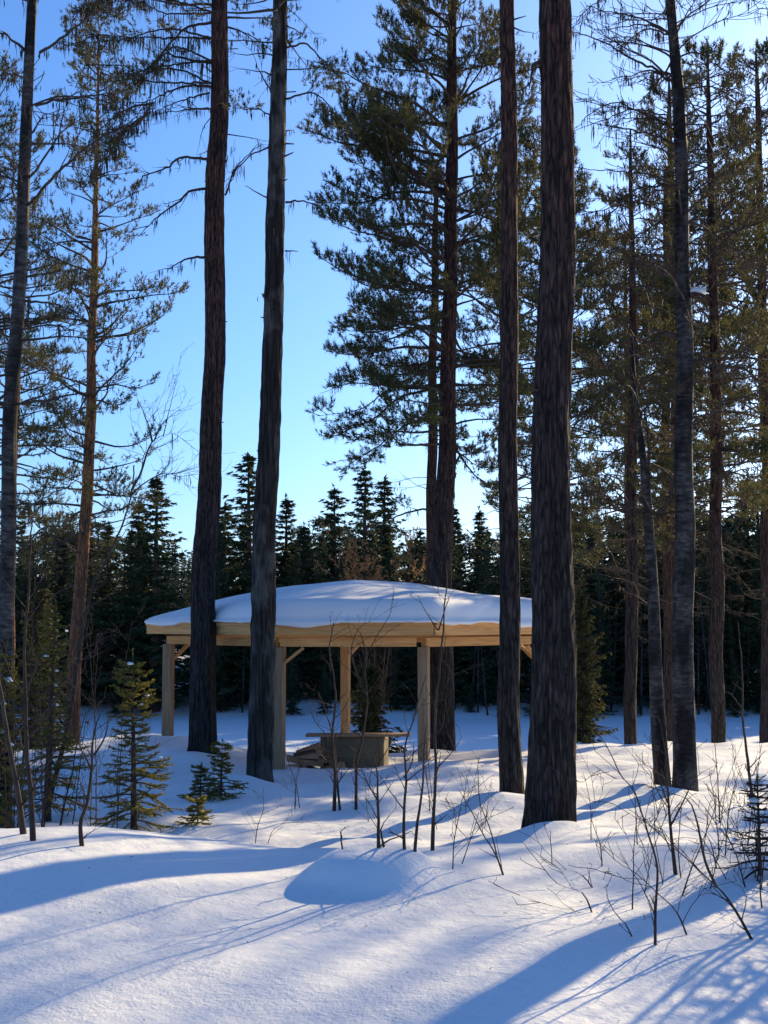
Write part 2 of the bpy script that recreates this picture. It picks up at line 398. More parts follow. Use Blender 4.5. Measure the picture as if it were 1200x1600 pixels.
def trunk_mesh(path, radii, sides, step, mat, name, rough=0.04, seed=0, flare=1.25):
    """path: list of points, radii at them; resampled smooth tube with uneven bark"""
    P = np.array(path, float); R = np.array(radii, float)
    s = np.concatenate([[0], np.cumsum(np.linalg.norm(np.diff(P, axis=0), axis=1))])
    n = max(4, int(s[-1] / step)); t = np.linspace(0, s[-1], n + 1)
    C = np.stack([cosint(t, s, P[:, k]) if len(P) > 2 else np.interp(t, s, P[:, k]) for k in range(3)], -1)
    r = np.interp(t, s, R)
    if s[-1] > 6:
        amp = np.minimum(.045, .25 * r) * np.clip(t / 1.5, 0, 1)
        C[:, 0] += amp * 2.2 * noise2(t / 1.9 + seed * 7.3, t * 0 + .5); C[:, 1] += amp * 2.2 * noise2(t / 1.9 + seed * 3.1, t * 0 + 5.5)
    r = r * (1 + (flare - 1) * np.exp(-t / 0.35))
    a = np.arange(sides) * 2 * np.pi / sides
    ca, sa = np.cos(a), np.sin(a)
    T, A = np.meshgrid(t, a, indexing='ij')
    per = 1.0
    nz = noise2(np.cos(A) * 2.2 + seed * 3.7 + 40, T * 0.9 + np.sin(A) * 2.2 + 40) * 1.0
    nz2 = noise2(np.cos(A) * 7 + seed + 20, T * 2.6 + np.sin(A) * 7 + 60)
    nz3 = np.abs(noise2(np.cos(A) * 14 + seed + 20, T * 2.2 + np.sin(A) * 14 + 90))
    rr = r[:, None] * (1 + rough * (1.8 * nz + 1.6 * nz2 + 2.6 * nz3))
    rr = rr * (1 + (flare - 1) * .9 * np.exp(-T / .3) * (np.cos(3 * A + seed) * .6 + np.cos(5 * A + 2 * seed) * .4))
    V = C[:, None, :] + np.stack([ca[None] * rr, sa[None] * rr, np.zeros_like(rr)], -1)
    V = V.reshape(-1, 3)
    idx = np.arange((n + 1) * sides).reshape(n + 1, sides); nx = np.roll(idx, -1, 1)
    Fq = np.stack([idx[:-1], nx[:-1], nx[1:], idx[1:]], -1).reshape(-1, 4)
    return make_mesh(name, V, Fq, mat)

def join(parts):
    """[(V, F or [F..])] -> V, [F..]"""
    Vs, Fs, o = [], {}, 0
    for V, Fc in parts:
        if not isinstance(Fc, list): Fc = [Fc]
        for f in Fc:
            Fs.setdefault(f.shape[1], []).append(f + o)
        Vs.append(V); o += len(V)
    return np.concatenate(Vs), [np.concatenate(f) for f in Fs.values()]

# ------------------------------------------------------------------ pine generator
def norm3(a, b, c):
    l = math.sqrt(a * a + b * b + c * c) or 1e-9
    return a / l, b / l, c / l

class Acc:
    def __init__(s): s.main = []; s.twig = []; s.tuft = []; s.lich = []

def grow_branch(acc, rng, p, az, el, L, r, tufts=True, lich=0.15, droop=0.25, lift=0.5, dens=1.0, tl=0.075, start=0.3, wob=0.13, tmin=.0035):
    """one pine limb: sweeping polyline, flat sprays of laterals, needle tufts at the twig ends"""
    x, y, z = p; n = max(5, int(L / 0.16)); st = L / n
    e = el
    for i in range(n):
        t = i / n
        e += (-droop if t < 0.5 else lift) * (1.0 / n) + rng.gauss(0, wob * 0.7)
        az += rng.gauss(0, wob)
        e = max(-0.9, min(1.1, e))
        dx, dy, dz = math.cos(e) * math.sin(az), math.cos(e) * math.cos(az), math.sin(e)
        x1, y1, z1 = x + dx * st, y + dy * st, z + dz * st
        r0 = r * (1 - 0.85 * t); r1 = r * (1 - 0.85 * (t + 1 / n))
        acc.main.append((x, y, z, x1, y1, z1, r0, r1))
        if rng.random() < lich * 0.5: acc.lich.append((x, y, z, rng.uniform(.06, .3)))
        if t >= start:
            for sgn in (-1, 1):
                if rng.random() > 0.92 * dens: continue
                ll = (0.42 * L * (1 - t) + 0.16) * rng.uniform(0.55, 1.1)
                la = az + sgn * rng.uniform(0.6, 1.15); le = e + rng.uniform(-0.15, 0.35)
                lx, ly, lz = x1, y1, z1; m = max(2, int(ll / 0.11)); ls = ll / m
                for j in range(m):
                    la += rng.gauss(0, .16); le += rng.gauss(0.05, .12)
                    ex, ey, ez = math.cos(le) * math.sin(la), math.cos(le) * math.cos(la), math.sin(le)
                    qx, qy, qz = lx + ex * ls, ly + ey * ls, lz + ez * ls
                    rr = max(tmin, r1 * 0.4 * (1 - j / m))
                    acc.twig.append((lx, ly, lz, qx, qy, qz, rr, max(tmin * .8, rr * .7)))
                    if rng.random() < lich * 0.4: acc.lich.append((lx, ly, lz, rng.uniform(.05, .25)))
                    if tufts and (j >= m - 3 or rng.random() < .6):
                        for q in range(3 if j >= m - 2 else 2):
                            ta = la + rng.uniform(-1.2, 1.2); te = le + rng.uniform(-0.2, .8); tq = rng.uniform(.03, .16)
                            fx, fy, fz = math.cos(te) * math.sin(ta), math.cos(te) * math.cos(ta), math.sin(te)
                            tx, ty, tz = qx + fx * tq, qy + fy * tq, qz + fz * tq
                            acc.tuft.append((tx, ty, tz, fx, fy, fz + .35, tl * rng.uniform(.75, 1.2)))
                    lx, ly, lz = qx, qy, qz
        x, y, z = x1, y1, z1
    if tufts:
        for q in range(3):
            acc.tuft.append((x, y, z, dx + rng.gauss(0, .3), dy + rng.gauss(0, .3), dz + .4, tl))
    return (x, y, z)

def path_px(pts, d, top=None):
    return [at(px, py, d) for px, py in pts]

def interp_path(P, z):
    P = np.array(P)
    return tuple(float(np.interp(z, P[:, 2], P[:, k])) for k in range(2))

def finish_tree(root, base, acc, seed, needle='needle_pine', nn=12, width=.011, spread=1.0, branch_mat='bark_branch', crown='crown'):
    rs = np.random.RandomState(seed)
    b = np.array(base)
    par = root
    if acc.tuft:
        V, Fc = tuft_mesh(acc.tuft, nn, rs, width, spread)
        par = link(crown, make_mesh(crown, V - b, Fc, M[needle], False), root)
    if acc.main or acc.twig:
        parts = []
        if acc.main: parts.append(seg_mesh(acc.main, 5))
        if acc.twig: parts.append(seg_mesh(acc.twig, 3))
        V, Fc = join(parts)
        link('branch_framework', make_mesh('branch_framework', V - b, Fc, M[branch_mat]), par)
    if acc.lich:
        V, Fc = strand_mesh(acc.lich, rs)
        link('beard_lichen', make_mesh('beard_lichen', V - b, Fc, M['lichen'], False), par)
    return par

def pine(name, label, base, pts, widths, d, H, cb, R, seed, bark='bark_pine', group=None, cat='pine tree', sides=28, step=.12,
         whorl=.42, per=4, dens=1.0, lich=.15, dead=None, dead_len=.8, asym=None, tl=.075, nn=12, width=.011, tlow=.45, droop=.25,
         rough=.04, shape=0.75, stubs=0):
    """pts: photo pixels down the trunk (bottom to top), widths in photo px; H total height; cb crown base height (world z)"""
    rng = random.Random(seed)
    P = path_px(pts, d); rad = [w * .5 * d / F for w in widths]
    bx, by = base[0], base[1]
    P[0] = (bx, by, base[2] - .25)
    # carry the trunk on above the last point
    (x0, y0, z0), (x1, y1, z1) = P[-2], P[-1]
    ztop = base[2] + H
    if ztop > z1 + .5:
        k = (ztop - z1) / (z1 - z0) * .6
        P.append((x1 + (x1 - x0) * k, y1, ztop)); rad.append(.02)
    root = empty(name, base, label, cat, group)
    Pb = [tuple(np.array(p) - np.array(base)) for p in P]
    link('trunk', trunk_mesh(Pb, rad, sides, step, M[bark], 'trunk', rough, seed), root)
    acc = Acc()
    z = cb
    while z < ztop - .3:
        f = (z - cb) / max(.1, ztop - cb)
        prof = (math.sin(min(1, (f * 0.85 + .22) / shape * .5 + .12) * math.pi)) if f < .6 else max(.2, 1.15 * (1 - f) + .2)
        for k in range(max(1, int(per + rng.uniform(-1.2, 1.2)))):
            az = rng.uniform(0, 2 * math.pi)
            L = R * prof * rng.uniform(.65, 1.15)
            if asym: L *= 1 + asym[1] * math.cos(az - asym[0])
            L = max(.25, L)
            zz = z + rng.uniform(-.15, .15)
            cx, cy = interp_path(P, zz)
            el = rng.uniform(-.1, .35) + f * .45
            grow_branch(acc, rng, (cx, cy, zz), az, el, L, .012 + .010 * L, True, lich, droop, .5, dens, tl, tlow * (1 - f * .5))
        z += whorl * rng.uniform(.75, 1.3)
    # dead limbs under the crown
    if dead:
        zlo, nd = dead
        for k in range(nd):
            zz = rng.uniform(zlo, cb + .4); az = rng.uniform(0, 2 * math.pi); cx, cy = interp_path(P, zz)
            grow_branch(acc, rng, (cx, cy, zz), az, rng.uniform(-.3, .35), dead_len * rng.uniform(.3, 1.2), rng.uniform(.008, .017), False, lich * 1.3, .5, .3, .45, start=.35, wob=.2)
    if stubs:
        for k in range(stubs):
            zz = rng.uniform(.6, cb); az = rng.uniform(0, 6.28); cx, cy = interp_path(P, zz); rr = float(np.interp(zz, [p[2] for p in P], rad))
            L = rng.uniform(.03, .22) ; el = rng.uniform(-.2, .5); q = (cx + math.sin(az) * rr * .8 - base[0], cy + math.cos(az) * rr * .8 - base[1], zz - base[2])
            e = (q[0] + math.sin(az) * math.cos(el) * (L + rr * .2), q[1] + math.cos(az) * math.cos(el) * (L + rr * .2), q[2] + math.sin(el) * L)
            V, Fc = seg_mesh([(*q, *e, rng.uniform(.008, .02), rng.uniform(.004, .009))], 6)
            link('branch_stub', make_mesh('branch_stub', V, Fc, M['bark_branch']), root)
    finish_tree(root, base, acc, seed, nn=nn, width=width)
    return root, P

def px_branch(root, base, pts, d, r0, label=None, lich=.5, side=True, seed=1, r1=.004, mat='bark_branch', tufts=False, depth=.35, tl=.07, longl=.28, sd=.3, tmin=.0035):
    """a limb read off the photograph as its own part"""
    rng = random.Random(seed); acc = Acc()
    k = rng.uniform(-depth, depth)
    Q = [np.array(at(px, py, d + k * i / max(1, len(pts) - 1))) for i, (px, py) in enumerate(pts)]
    Q = np.array(Q); s = np.concatenate([[0], np.cumsum(np.linalg.norm(np.diff(Q, axis=0), axis=1))])
    n = max(4, int(s[-1] / .07)); t = np.linspace(0, s[-1], n + 1)
    C = np.stack([cosint(t, s, Q[:, k]) if len(Q) > 2 else np.interp(t, s, Q[:, k]) for k in range(3)], -1)
    C[1:-1] += np.random.RandomState(seed).normal(0, .008, C[1:-1].shape)
    for i in range(n):
        f0, f1 = i / n, (i + 1) / n
        acc.main.append((*C[i], *C[i + 1], r0 + (r1 - r0) * f0, r0 + (r1 - r0) * f1))
        if rng.random() < lich: acc.lich.append((*C[i], rng.uniform(.04, longl)))
        if side and f0 > .2 and rng.random() < .38:
            dv = C[i + 1] - C[i]; az = math.atan2(dv[0], dv[1]) + rng.choice((-1, 1)) * rng.uniform(.4, 1.1)
            grow_branch(acc, rng, tuple(C[i]), az, math.atan2(dv[2], math.hypot(dv[0], dv[1])) + rng.uniform(-.5, .5),
                        rng.uniform(.12, .5) * (1.2 - f0 * .5), max(.004, r0 * .4), tufts, lich * .6, .1, .2, .6 if tufts else sd, tl, .3, .2, tmin)
    rs = np.random.RandomState(seed); b = np.array(base)
    parts = [seg_mesh(acc.main, 6)]
    if acc.twig: parts.append(seg_mesh(acc.twig, 3))
    V, Fc = join(parts)
    o = link('branch', make_mesh('branch', V - b, Fc, M[mat]), root)
    if acc.tuft:
        V, Fc = tuft_mesh(acc.tuft, 12, rs, .011)
        link('needle_spray', make_mesh('needle_spray', V - b, Fc, M['needle_pine'], False), o)
    if acc.lich:
        V, Fc = strand_mesh(acc.lich, rs)
        link('beard_lichen', make_mesh('beard_lichen', V - b, Fc, M['lichen'], False), o)
    return o

# ------------------------------------------------------------------ spruces
def far_spruce_mesh(seed, H, Rb, dens=1.0):
    """mid-detail spruce of height H: drooping boughs built of small needle-clad sprays"""
    rng = random.Random(seed); T = []; S = []
    z = H * .06
    while z < H * .985:
        f = z / H
        R = Rb * (1 - f) ** .8 * rng.uniform(.6, 1.2) + .10
        nb = max(4, int((5 + 4 * (1 - f)) * dens))
        a0 = rng.uniform(0, 6.28)
        for k in range(nb):
            az = a0 + k * 6.283 / nb + rng.gauss(0, .3); L = R * rng.uniform(.4, 1.3)
            n = max(3, int(L / .17)); x = y = 0; zz = z + rng.uniform(-.1, .1); e = .25 - .65 * (1 - f) * rng.uniform(.6, 1.2)
            st = L / n
            for i in range(n):
                t = (i + 1) / n
                ee = e - .25 * math.sin(t * 3.1) + (.5 * t * t)
                x += math.sin(az) * math.cos(ee) * st; y += math.cos(az) * math.cos(ee) * st; zz += math.sin(ee) * st
                w = .30 * (1 - .45 * t) * (.8 + .35 * (1 - f))
                for q in range(4):
                    ta = az + rng.uniform(-1.4, 1.4)
                    T.append((x, y, zz, math.sin(ta), math.cos(ta), rng.uniform(-.75, .05), w * rng.uniform(.7, 1.3)))
            S.append((0, 0, z, x, y, zz, .025 * (1 - f) + .006, .004))
        z += H * .023 * rng.uniform(.8, 1.25) + .05
    for q in range(5): T.append((0, 0, H - .1 * q, rng.gauss(0, .3), rng.gauss(0, .3), 1, .22))
    return T, S

def spruce_proto(seed, H, Rb, dens=1.0, nn=3, width=.085):
    rs = np.random.RandomState(seed)
    T, S = far_spruce_mesh(seed, H, Rb, dens)
    V, Fc = tuft_mesh(T, nn, rs, width, .75)
    crown = make_mesh('crown', V, Fc, M['needle_far'], False)
    P = [(0, 0, -.6), (0, 0, H * .5), (0, 0, H * .98)]
    tr = trunk_mesh(P, [.015 * H, .009 * H, .01], 8, H / 12, M['bark_branch'], 'trunk', .05, seed)
    return tr, crown, V, Fc

def young_spruce(name, label, base, H, Rb, seed, group=None, snow=0, sparse=1.0, needle='needle_spruce', bare=0.0, nlen=.03):
    """small spruce by the path, whorls of drooping boughs with needle-clad twigs"""
    rng = random.Random(seed); rs = np.random.RandomState(seed); acc = Acc(); tips = []
    root = empty(name, base, label, 'spruce', group)
    lean = (rng.gauss(0, .02), rng.gauss(0, .02))
    link('trunk', trunk_mesh([(0, 0, -.2), (lean[0] * H * .5, lean[1] * H * .5, H * .5), (lean[0] * H, lean[1] * H, H)], [.017 * H + .004, .010 * H + .003, .004], 10, .05, M['bark_twig'], 'trunk', .06, seed), root)
    def needles(p, q, k):
        ax, ay, az_ = q[0] - p[0], q[1] - p[1], q[2] - p[2]
        for i in range(k):
            t = (i + rng.random()) / k
            acc.tuft.append((p[0] + ax * t, p[1] + ay * t, p[2] + az_ * t, ax, ay, az_ + .15 * abs(ax), nlen))
    z = H * .07
    while z < H * .95:
        f = z / H
        R = Rb * (1 - f) ** .8 * (0.75 + .25 * math.sin(f * 9)) + .05
        nb = int(rng.uniform(4, 7.5))
        a0 = rng.uniform(0, 6.28)
        for k in range(nb):
            if rng.random() > sparse: continue
            az = a0 + k * 6.283 / nb + rng.gauss(0, .25); L = R * rng.uniform(.35, 1.25)
            el = .45 * f + rng.uniform(-.3, .12) + .1
            n = max(4, int(L / .055)); st = L / n
            x, y, zz = lean[0] * z, lean[1] * z, z; e = el
            nob = rng.random() < bare
            for i in range(n):
                t = i / n
                e += (-.5 if t < .5 else .55) / n + rng.gauss(0, .05); az += rng.gauss(0, .06)
                x1 = x + math.sin(az) * math.cos(e) * st; y1 = y + math.cos(az) * math.cos(e) * st; z1 = zz + math.sin(e) * st
                acc.main.append((x, y, zz, x1, y1, z1, (.006 + .006 * L) * (1 - .8 * t), (.006 + .006 * L) * (1 - .8 * t - .8 / n)))
                if not nob and t > .12: needles((x, y, zz), (x1, y1, z1), 3)
                if t > .12 and rng.random() < .9:
                    for sg in (-1, 1):
                        ll = (.5 * L * (1 - t) + .035) * rng.uniform(.5, 1.05); la = az + sg * rng.uniform(.6, 1.0); le = e - rng.uniform(0, .3)
                        m = max(1, int(ll / .06)); ls = ll / m; a, b, c = x1, y1, z1
                        for j in range(m):
                            la -= sg * .1; a1 = a + math.sin(la) * math.cos(le) * ls; b1 = b + math.cos(la) * math.cos(le) * ls; c1 = c + math.sin(le) * ls
                            acc.twig.append((a, b, c, a1, b1, c1, .0035, .0025))
                            if not nob: needles((a, b, c), (a1, b1, c1), 3)
                            a, b, c = a1, b1, c1
                x, y, zz = x1, y1, z1
            tips.append((x * .75, y * .75, zz + .01, L))
        z += (.035 + .032 * H * .5) * rng.uniform(.8, 1.2)
    needles((lean[0] * H, lean[1] * H, H * .93), (lean[0] * H, lean[1] * H, H * 1.03), 8)
    finish_tree(root, (0, 0, 0), acc, seed, needle=needle, nn=7, width=.0095, spread=.75, branch_mat='bark_twig')
    rng.shuffle(tips)
    for x, y, zz, L in tips[:snow]:
        snow_lump(root, (x, y, zz), rng.uniform(.02, .045), rng)
    return root

def snow_lump(parent, loc, r, rng, name='snow_lump'):
    n, m = 10, 6; V = []; sd = rng.uniform(0, 50); ex = rng.uniform(.8, 1.5); a0 = rng.uniform(0, 3)
    for i in range(m + 1):
        ph = math.pi * i / m
        for k in range(n):
            a = 2 * math.pi * k / n
            w = 1 + .45 * float(noise2(math.cos(a) * 1.2 + sd, math.sin(a) * 1.2 + ph))
            x = math.sin(ph) * math.cos(a) * r * ex * w; y = math.sin(ph) * math.sin(a) * r * w
            V.append((x * math.cos(a0) - y * math.sin(a0), x * math.sin(a0) + y * math.cos(a0), math.cos(ph) * r * (.62 if ph < 1.57 else .25) * w))
    idx = np.arange((m + 1) * n).reshape(m + 1, n); nx = np.roll(idx, -1, 1)
    Fq = np.stack([idx[:-1], idx[1:], nx[1:], nx[:-1]], -1).reshape(-1, 4)
    return link(name, make_mesh(name, np.array(V), Fq, M['roof_snow']), parent, loc)

# ------------------------------------------------------------------ bare shrubs and saplings
def sapling(name, label, paths, seed, cat='sapling', group=None, twig=.4, mat='bark_twig', spread=.5, dmin=3.0, depth=.2, tw_len=.28, lich=0.0, d=None, leaves=0):
    """paths: list of (pixel polyline from the snow up, base radius). First pixel is where it leaves the snow"""
    rng = random.Random(seed); rs = np.random.RandomState(seed); root = None; twa = Acc(); leafT = []
    for pi, (pts, r0) in enumerate(paths):
        if root is None:
            base = hit(*pts[0], dmin)
            if d: # stands at a known distance, foot hidden
                p = at(pts[0][0], pts[0][1], d); base = (p[0], d, gz(p[0], d))
            root = empty(name, base, label, cat, group); b = np.array(base); dd = base[1]
        q0 = np.array(base) if pi == 0 else np.array(at(*pts[0], dd))
        if pi == 0: q0 = q0 - np.array([0, 0, .12])
        k = rng.uniform(-depth, depth); Q = [q0]
        for i, (px, py) in enumerate(pts[1:]): Q.append(np.array(at(px, py, dd + k * (i + 1) / len(pts))))
        Q = np.array(Q); s = np.concatenate([[0], np.cumsum(np.linalg.norm(np.diff(Q, axis=0), axis=1))])
        n = max(5, int(s[-1] / .06)); t = np.linspace(0, s[-1], n + 1)
        C = np.stack([cosint(t, s, Q[:, k]) if len(Q) > 2 else np.interp(t, s, Q[:, k]) for k in range(3)], -1)
        C[1:] += np.cumsum(rs.normal(0, .006, C[1:].shape), axis=0) * np.linspace(0, 1, n)[:, None]
        r1 = max(.0022, r0 * .22)
        rad = .82 * (r0 + (r1 - r0) * np.linspace(0, 1, n + 1) ** .8)
        link('stem', trunk_mesh(C - b, rad, 7, .05, M[mat], 'stem', .07, seed + pi, 1.05), root)
        for i in range(2, n):
            f = i / n
            if rng.random() < twig and f > .12:
                dv = C[i] - C[i - 1]; L = tw_len * rng.uniform(.35, 1.2) * (1.15 - .5 * f)
                ln = np.linalg.norm(dv); dv = dv / ln
                sd = np.array([rng.gauss(0, 1), rng.gauss(0, .7), rng.gauss(.15, .5)]); sd -= dv * sd.dot(dv); sd /= np.linalg.norm(sd)
                dr = dv * .75 + sd * rng.uniform(.5, 1.0)
                grow_twig(twa, rng, C[i], dr, L, rad[i] * .5, 2, leafT if leaves else None)
                if lich and rng.random() < lich: twa.lich.append((*C[i], rng.uniform(.05, .3)))
    if twa.twig:
        V, Fc = seg_mesh(twa.twig, 4)
        link('twig_spray', make_mesh('twig_spray', V - b, Fc, M[mat]), root)
    if leafT:
        V, Fc = tuft_mesh(leafT, 2, rs, .05, 1.2)
        link('dry_foliage', make_mesh('dry_foliage', V - b, Fc, M['dry_leaf'], False), root)
    if twa.lich:
        V, Fc = strand_mesh(twa.lich, rs)
        link('beard_lichen', make_mesh('beard_lichen', V - b, Fc, M['lichen'], False), root)
    return root

def grow_twig(acc, rng, p, d, L, r, depth, leafT=None):
    n = max(3, int(L / .05)); st = L / n; x, y, z = p; d = np.array(d) / np.linalg.norm(d); r = max(.002, r)
    for i in range(n):
        d = d + np.array([rng.gauss(0, .13), rng.gauss(0, .13), rng.gauss(.03, .1)]); d /= np.linalg.norm(d)
        x1, y1, z1 = x + d[0] * st, y + d[1] * st, z + d[2] * st
        rr = max(.0016, r * (1 - .7 * i / n))
        acc.twig.append((x, y, z, x1, y1, z1, rr, max(.0014, rr * .85)))
        if leafT is not None and z1 > 2.9 and rng.random() < .8: leafT.append((x1, y1, z1, rng.gauss(0, 1), rng.gauss(0, 1), rng.gauss(-.5, 1), .06))
        if depth > 0 and i > 0 and rng.random() < .4:
            dd = d + np.array([rng.gauss(0, .6), rng.gauss(0, .6), rng.gauss(.1, .4)])
            grow_twig(acc, rng, (x1, y1, z1), dd, L * rng.uniform(.25, .6), rr * .7, depth - 1, leafT)
        x, y, z = x1, y1, z1

# ------------------------------------------------------------------ shelter
def board(name, p0, p1, w, h, mat, parent, base, up=(0, 0, 1), bev=.006, roll=0.0):
    """a sawn timber from p0 to p1: w across, h in the up direction, bevelled edges, grain along local X"""
    from mathutils import Vector, Matrix
    p0 = Vector(p0); p1 = Vector(p1); L = (p1 - p0).length
    ex = (p1 - p0).normalized(); u = Vector(up)
    ey = u.cross(ex).normalized(); ez = ex.cross(ey)
    if roll:
        c, s = math.cos(roll), math.sin(roll); ey, ez = ey * c + ez * s, ez * c - ey * s
    a, b = w / 2, h / 2; e = min(bev, a * .5, b * .5)
    prof = [(-a + e, -b), (a - e, -b), (a, -b + e), (a, b - e), (a - e, b), (-a + e, b), (-a, b - e), (-a, -b + e)]
    V = [(-L / 2, y, z) for y, z in prof] + [(L / 2, y, z) for y, z in prof]
    Q = np.array([(k, (k + 1) % 8, (k + 1) % 8 + 8, k + 8) for k in range(8)])
    caps = np.array([list(range(7, -1, -1)), list(range(8, 16))])
    me = make_mesh(name, np.array(V), [Q, caps], mat, False)
    o = link(name, me, parent)
    Mx = Matrix.Identity(4)
    for i in range(3): Mx[i][0], Mx[i][1], Mx[i][2] = ex[i], ey[i], ez[i]
    mid = (p0 + p1) / 2 - Vector(base)
    Mx.translation = mid
    o.matrix_local = Mx
    return o

def build_shelter():
    from mathutils import Vector
    posts_px = {'L': (264, 23.9), 'FL': (437, 20.6), 'FR': (662, 20.7), 'R': (842, 23.6), 'B': (540, 27.0)}
    order = ['L', 'FL', 'FR', 'R', 'B']
    C = {k: np.array(((px - 600) / F * d * 1.0 / (cp - sp * (800 - 1000) / F) * 1.0, d)) for k, (px, d) in posts_px.items()}
    cen = sum(C.values()) / 5; cen = np.array([cen[0] + .05, 23.6])
    base = (float(cen[0]), float(cen[1]), gz(*cen))
    root = empty('shelter', base, 'open wooden shelter with pale timber posts and fascia boards among the pines', 'shelter')
    zb0, zb1 = 1.93, 2.08          # wall plates
    for k in order:
        x, y = C[k]; g = gz(x, y)
        m = M['wood_new'] if k in ('B',) else M['wood_grey']  # sunlight on the back post and shade on the others set by colour
        s = {'L': .17, 'FL': .165, 'FR': .165, 'R': .16, 'B': .17}[k]
        board('post', (x, y, g - .5), (x, y, zb0 if k != 'B' else zb1), s, s, m, root, base, up=(0.3, 1, 0))
    for i, k in enumerate(order):
        a, b = C[k], C[order[(i + 1) % 5]]
        dirv = (b - a) / np.linalg.norm(b - a)
        # plates overlap the posts, stepped slightly so the ends do not share a plane
        a2 = a + dirv * (.002 + .0); b2 = b - dirv * .12
        dz = .004 * (i % 2)
        board('wall_plate', (*a2, (zb0 + zb1) / 2 + dz + .004), (*b2, (zb0 + zb1) / 2 + dz + .004), .10, zb1 - zb0, M['wood_new'], root, base)
    # roof: pyramid with an overhang
    apex = Vector((cen[0], cen[1], 2.84)); ov = 1.13
    E = {k: cen + (C[k] - cen) * (1 + .42 / np.linalg.norm(C[k] - cen)) for k in order}
    zt, zf0 = 2.36, 2.115
    for i, k in enumerate(order):
        a, b = E[k], E[order[(i + 1) % 5]]
        dirv = (b - a) / np.linalg.norm(b - a)
        nrm = np.array([dirv[1], -dirv[0]])
        if np.dot(nrm, a - cen) < 0: nrm = -nrm
        # two boards on each eave: a deep fascia and a narrower drip board proud of it
        ia, ib = a + dirv * .016, b - dirv * .016
        board('fascia_board', (*ia, (zf0 + .09)), (*ib, (zf0 + .09)), .028, .17, M['wood_new'], root, base)
        o2 = nrm * .03
        board('drip_board', (*(ia + o2 + dirv * .01), zf0 + .215), (*(ib + o2 - dirv * .01), zf0 + .215), .024, .115, M['wood_new'], root, base)
        # hip rafter, jack rafters
        board('hip_rafter', (*(cen + (C[k] - cen) * 1.06), 2.2), (apex.x - (apex.x - C[k][0]) * .04, apex.y - (apex.y - C[k][1]) * .04, apex.z - .1), .06, .14, M['wood_new'], root, base)
        n = 5
        for j in range(1, n):
            t = j / n; e = a + (b - a) * t
            top = np.array([apex.x, apex.y]) + (e - cen) * (.08 + abs(t - .5) * .9)
            zz = zf0 + .16 + (apex.z - .1 - zf0 - .16) * (1 - (.08 + abs(t - .5) * .9))
            board('rafter', (*(e - (e - cen) / np.linalg.norm(e - cen) * .05), zf0 + .14), (*top, zz), .045, .12, M['wood_new'], root, base)
        # roof boarding: courses of boards running along the eave
        m = 14
        for j in range(m):
            t0, t1 = j / m, (j + .93) / m; tm = (t0 + t1) / 2
            pa = Vector((*a, zt - .015)).lerp(apex, tm); pb = Vector((*b, zt - .015)).lerp(apex, tm)
            if (pa - pb).length < .12: continue
            sl = apex - (Vector((*a, zt)) + Vector((*b, zt))) / 2; wdt = sl.length / m * .95
            nn_ = (pb - pa).cross(sl).normalized()
            if nn_.z < 0: nn_ = -nn_
            board('roof_board', pa, pb, wdt, .022, M['wood_new'], root, base, up=nn_, bev=.002)
    # knee braces
    def brace(k, k2, l=.42):
        a, b = C[k], C[k2]; dv = (b - a) / np.linalg.norm(b - a)
        p0 = (*(a + dv * .07), zb0 - l * .72); p1 = (*(a + dv * (l + .02)), zb0 - .01)
        board('knee_brace', p0, p1, .05, .085, M['wood_new'], root, base, up=(dv[1], -dv[0], 0.0))
    brace('FL', 'FR', .36); brace('R', 'FR'); brace('R', 'B'); brace('L', 'B'); brace('B', 'R')
    # ---- snow lying on the roof: a rounded blanket that bulges over the eaves
    poly = np.array([cen + (E[k] - cen) * 1.022 for k in order])
    def inside_dist(P):
        dmin = np.full(len(P), 1e9)
        for i in range(5):
            a, b = poly[i], poly[(i + 1) % 5]; dv = (b - a) / np.linalg.norm(b - a); nv = np.array([-dv[1], dv[0]])
            if np.dot(nv, cen - a) < 0: nv = -nv
            dmin = np.minimum(dmin, (P - a) @ nv)
        return dmin
    def roof_z(P):
        z = np.full(len(P), 1e9)
        for i in range(5):
            a, b = E[order[i]], E[order[(i + 1) % 5]]; dv = (b - a) / np.linalg.norm(b - a); nv = np.array([-dv[1], dv[0]])
            if np.dot(nv, cen - a) < 0: nv = -nv
            dd = np.dot(cen - a, nv)
            z = np.minimum(z, zt + ((P - a) @ nv) / dd * (apex.z - zt))
        return z
    na, nr = 180, 46
    ang = np.linspace(0, 2 * np.pi, na, endpoint=False)
    # distance to the outline along each angle, corners rounded
    rad = np.full(na, 1e9)
    for i in range(5):
        a, b = poly[i], poly[(i + 1) % 5]; dv = (b - a) / np.linalg.norm(b - a); nv = np.array([dv[1], -dv[0]])
        if np.dot(nv, a - cen) < 0: nv = -nv
        den = np.cos(ang) * nv[0] + np.sin(ang) * nv[1]
        rr = np.where(den > 1e-3, np.dot(a - cen, nv) / np.maximum(den, 1e-3), 1e9)
        rad = np.minimum(rad, rr)
    k = np.array([1, 2, 3, 2, 1.]); k /= k.sum()
    rad = np.convolve(np.concatenate([rad[-2:], rad, rad[:2]]), k, 'valid')
    rad = rad * (1 + .010 * noise2(np.cos(ang) * 6 + 5, np.sin(ang) * 6 + 5))
    V = []; rows = []
    thick = .30
    fr = 1 - (1 - np.linspace(0, 1, nr)) ** 1.6
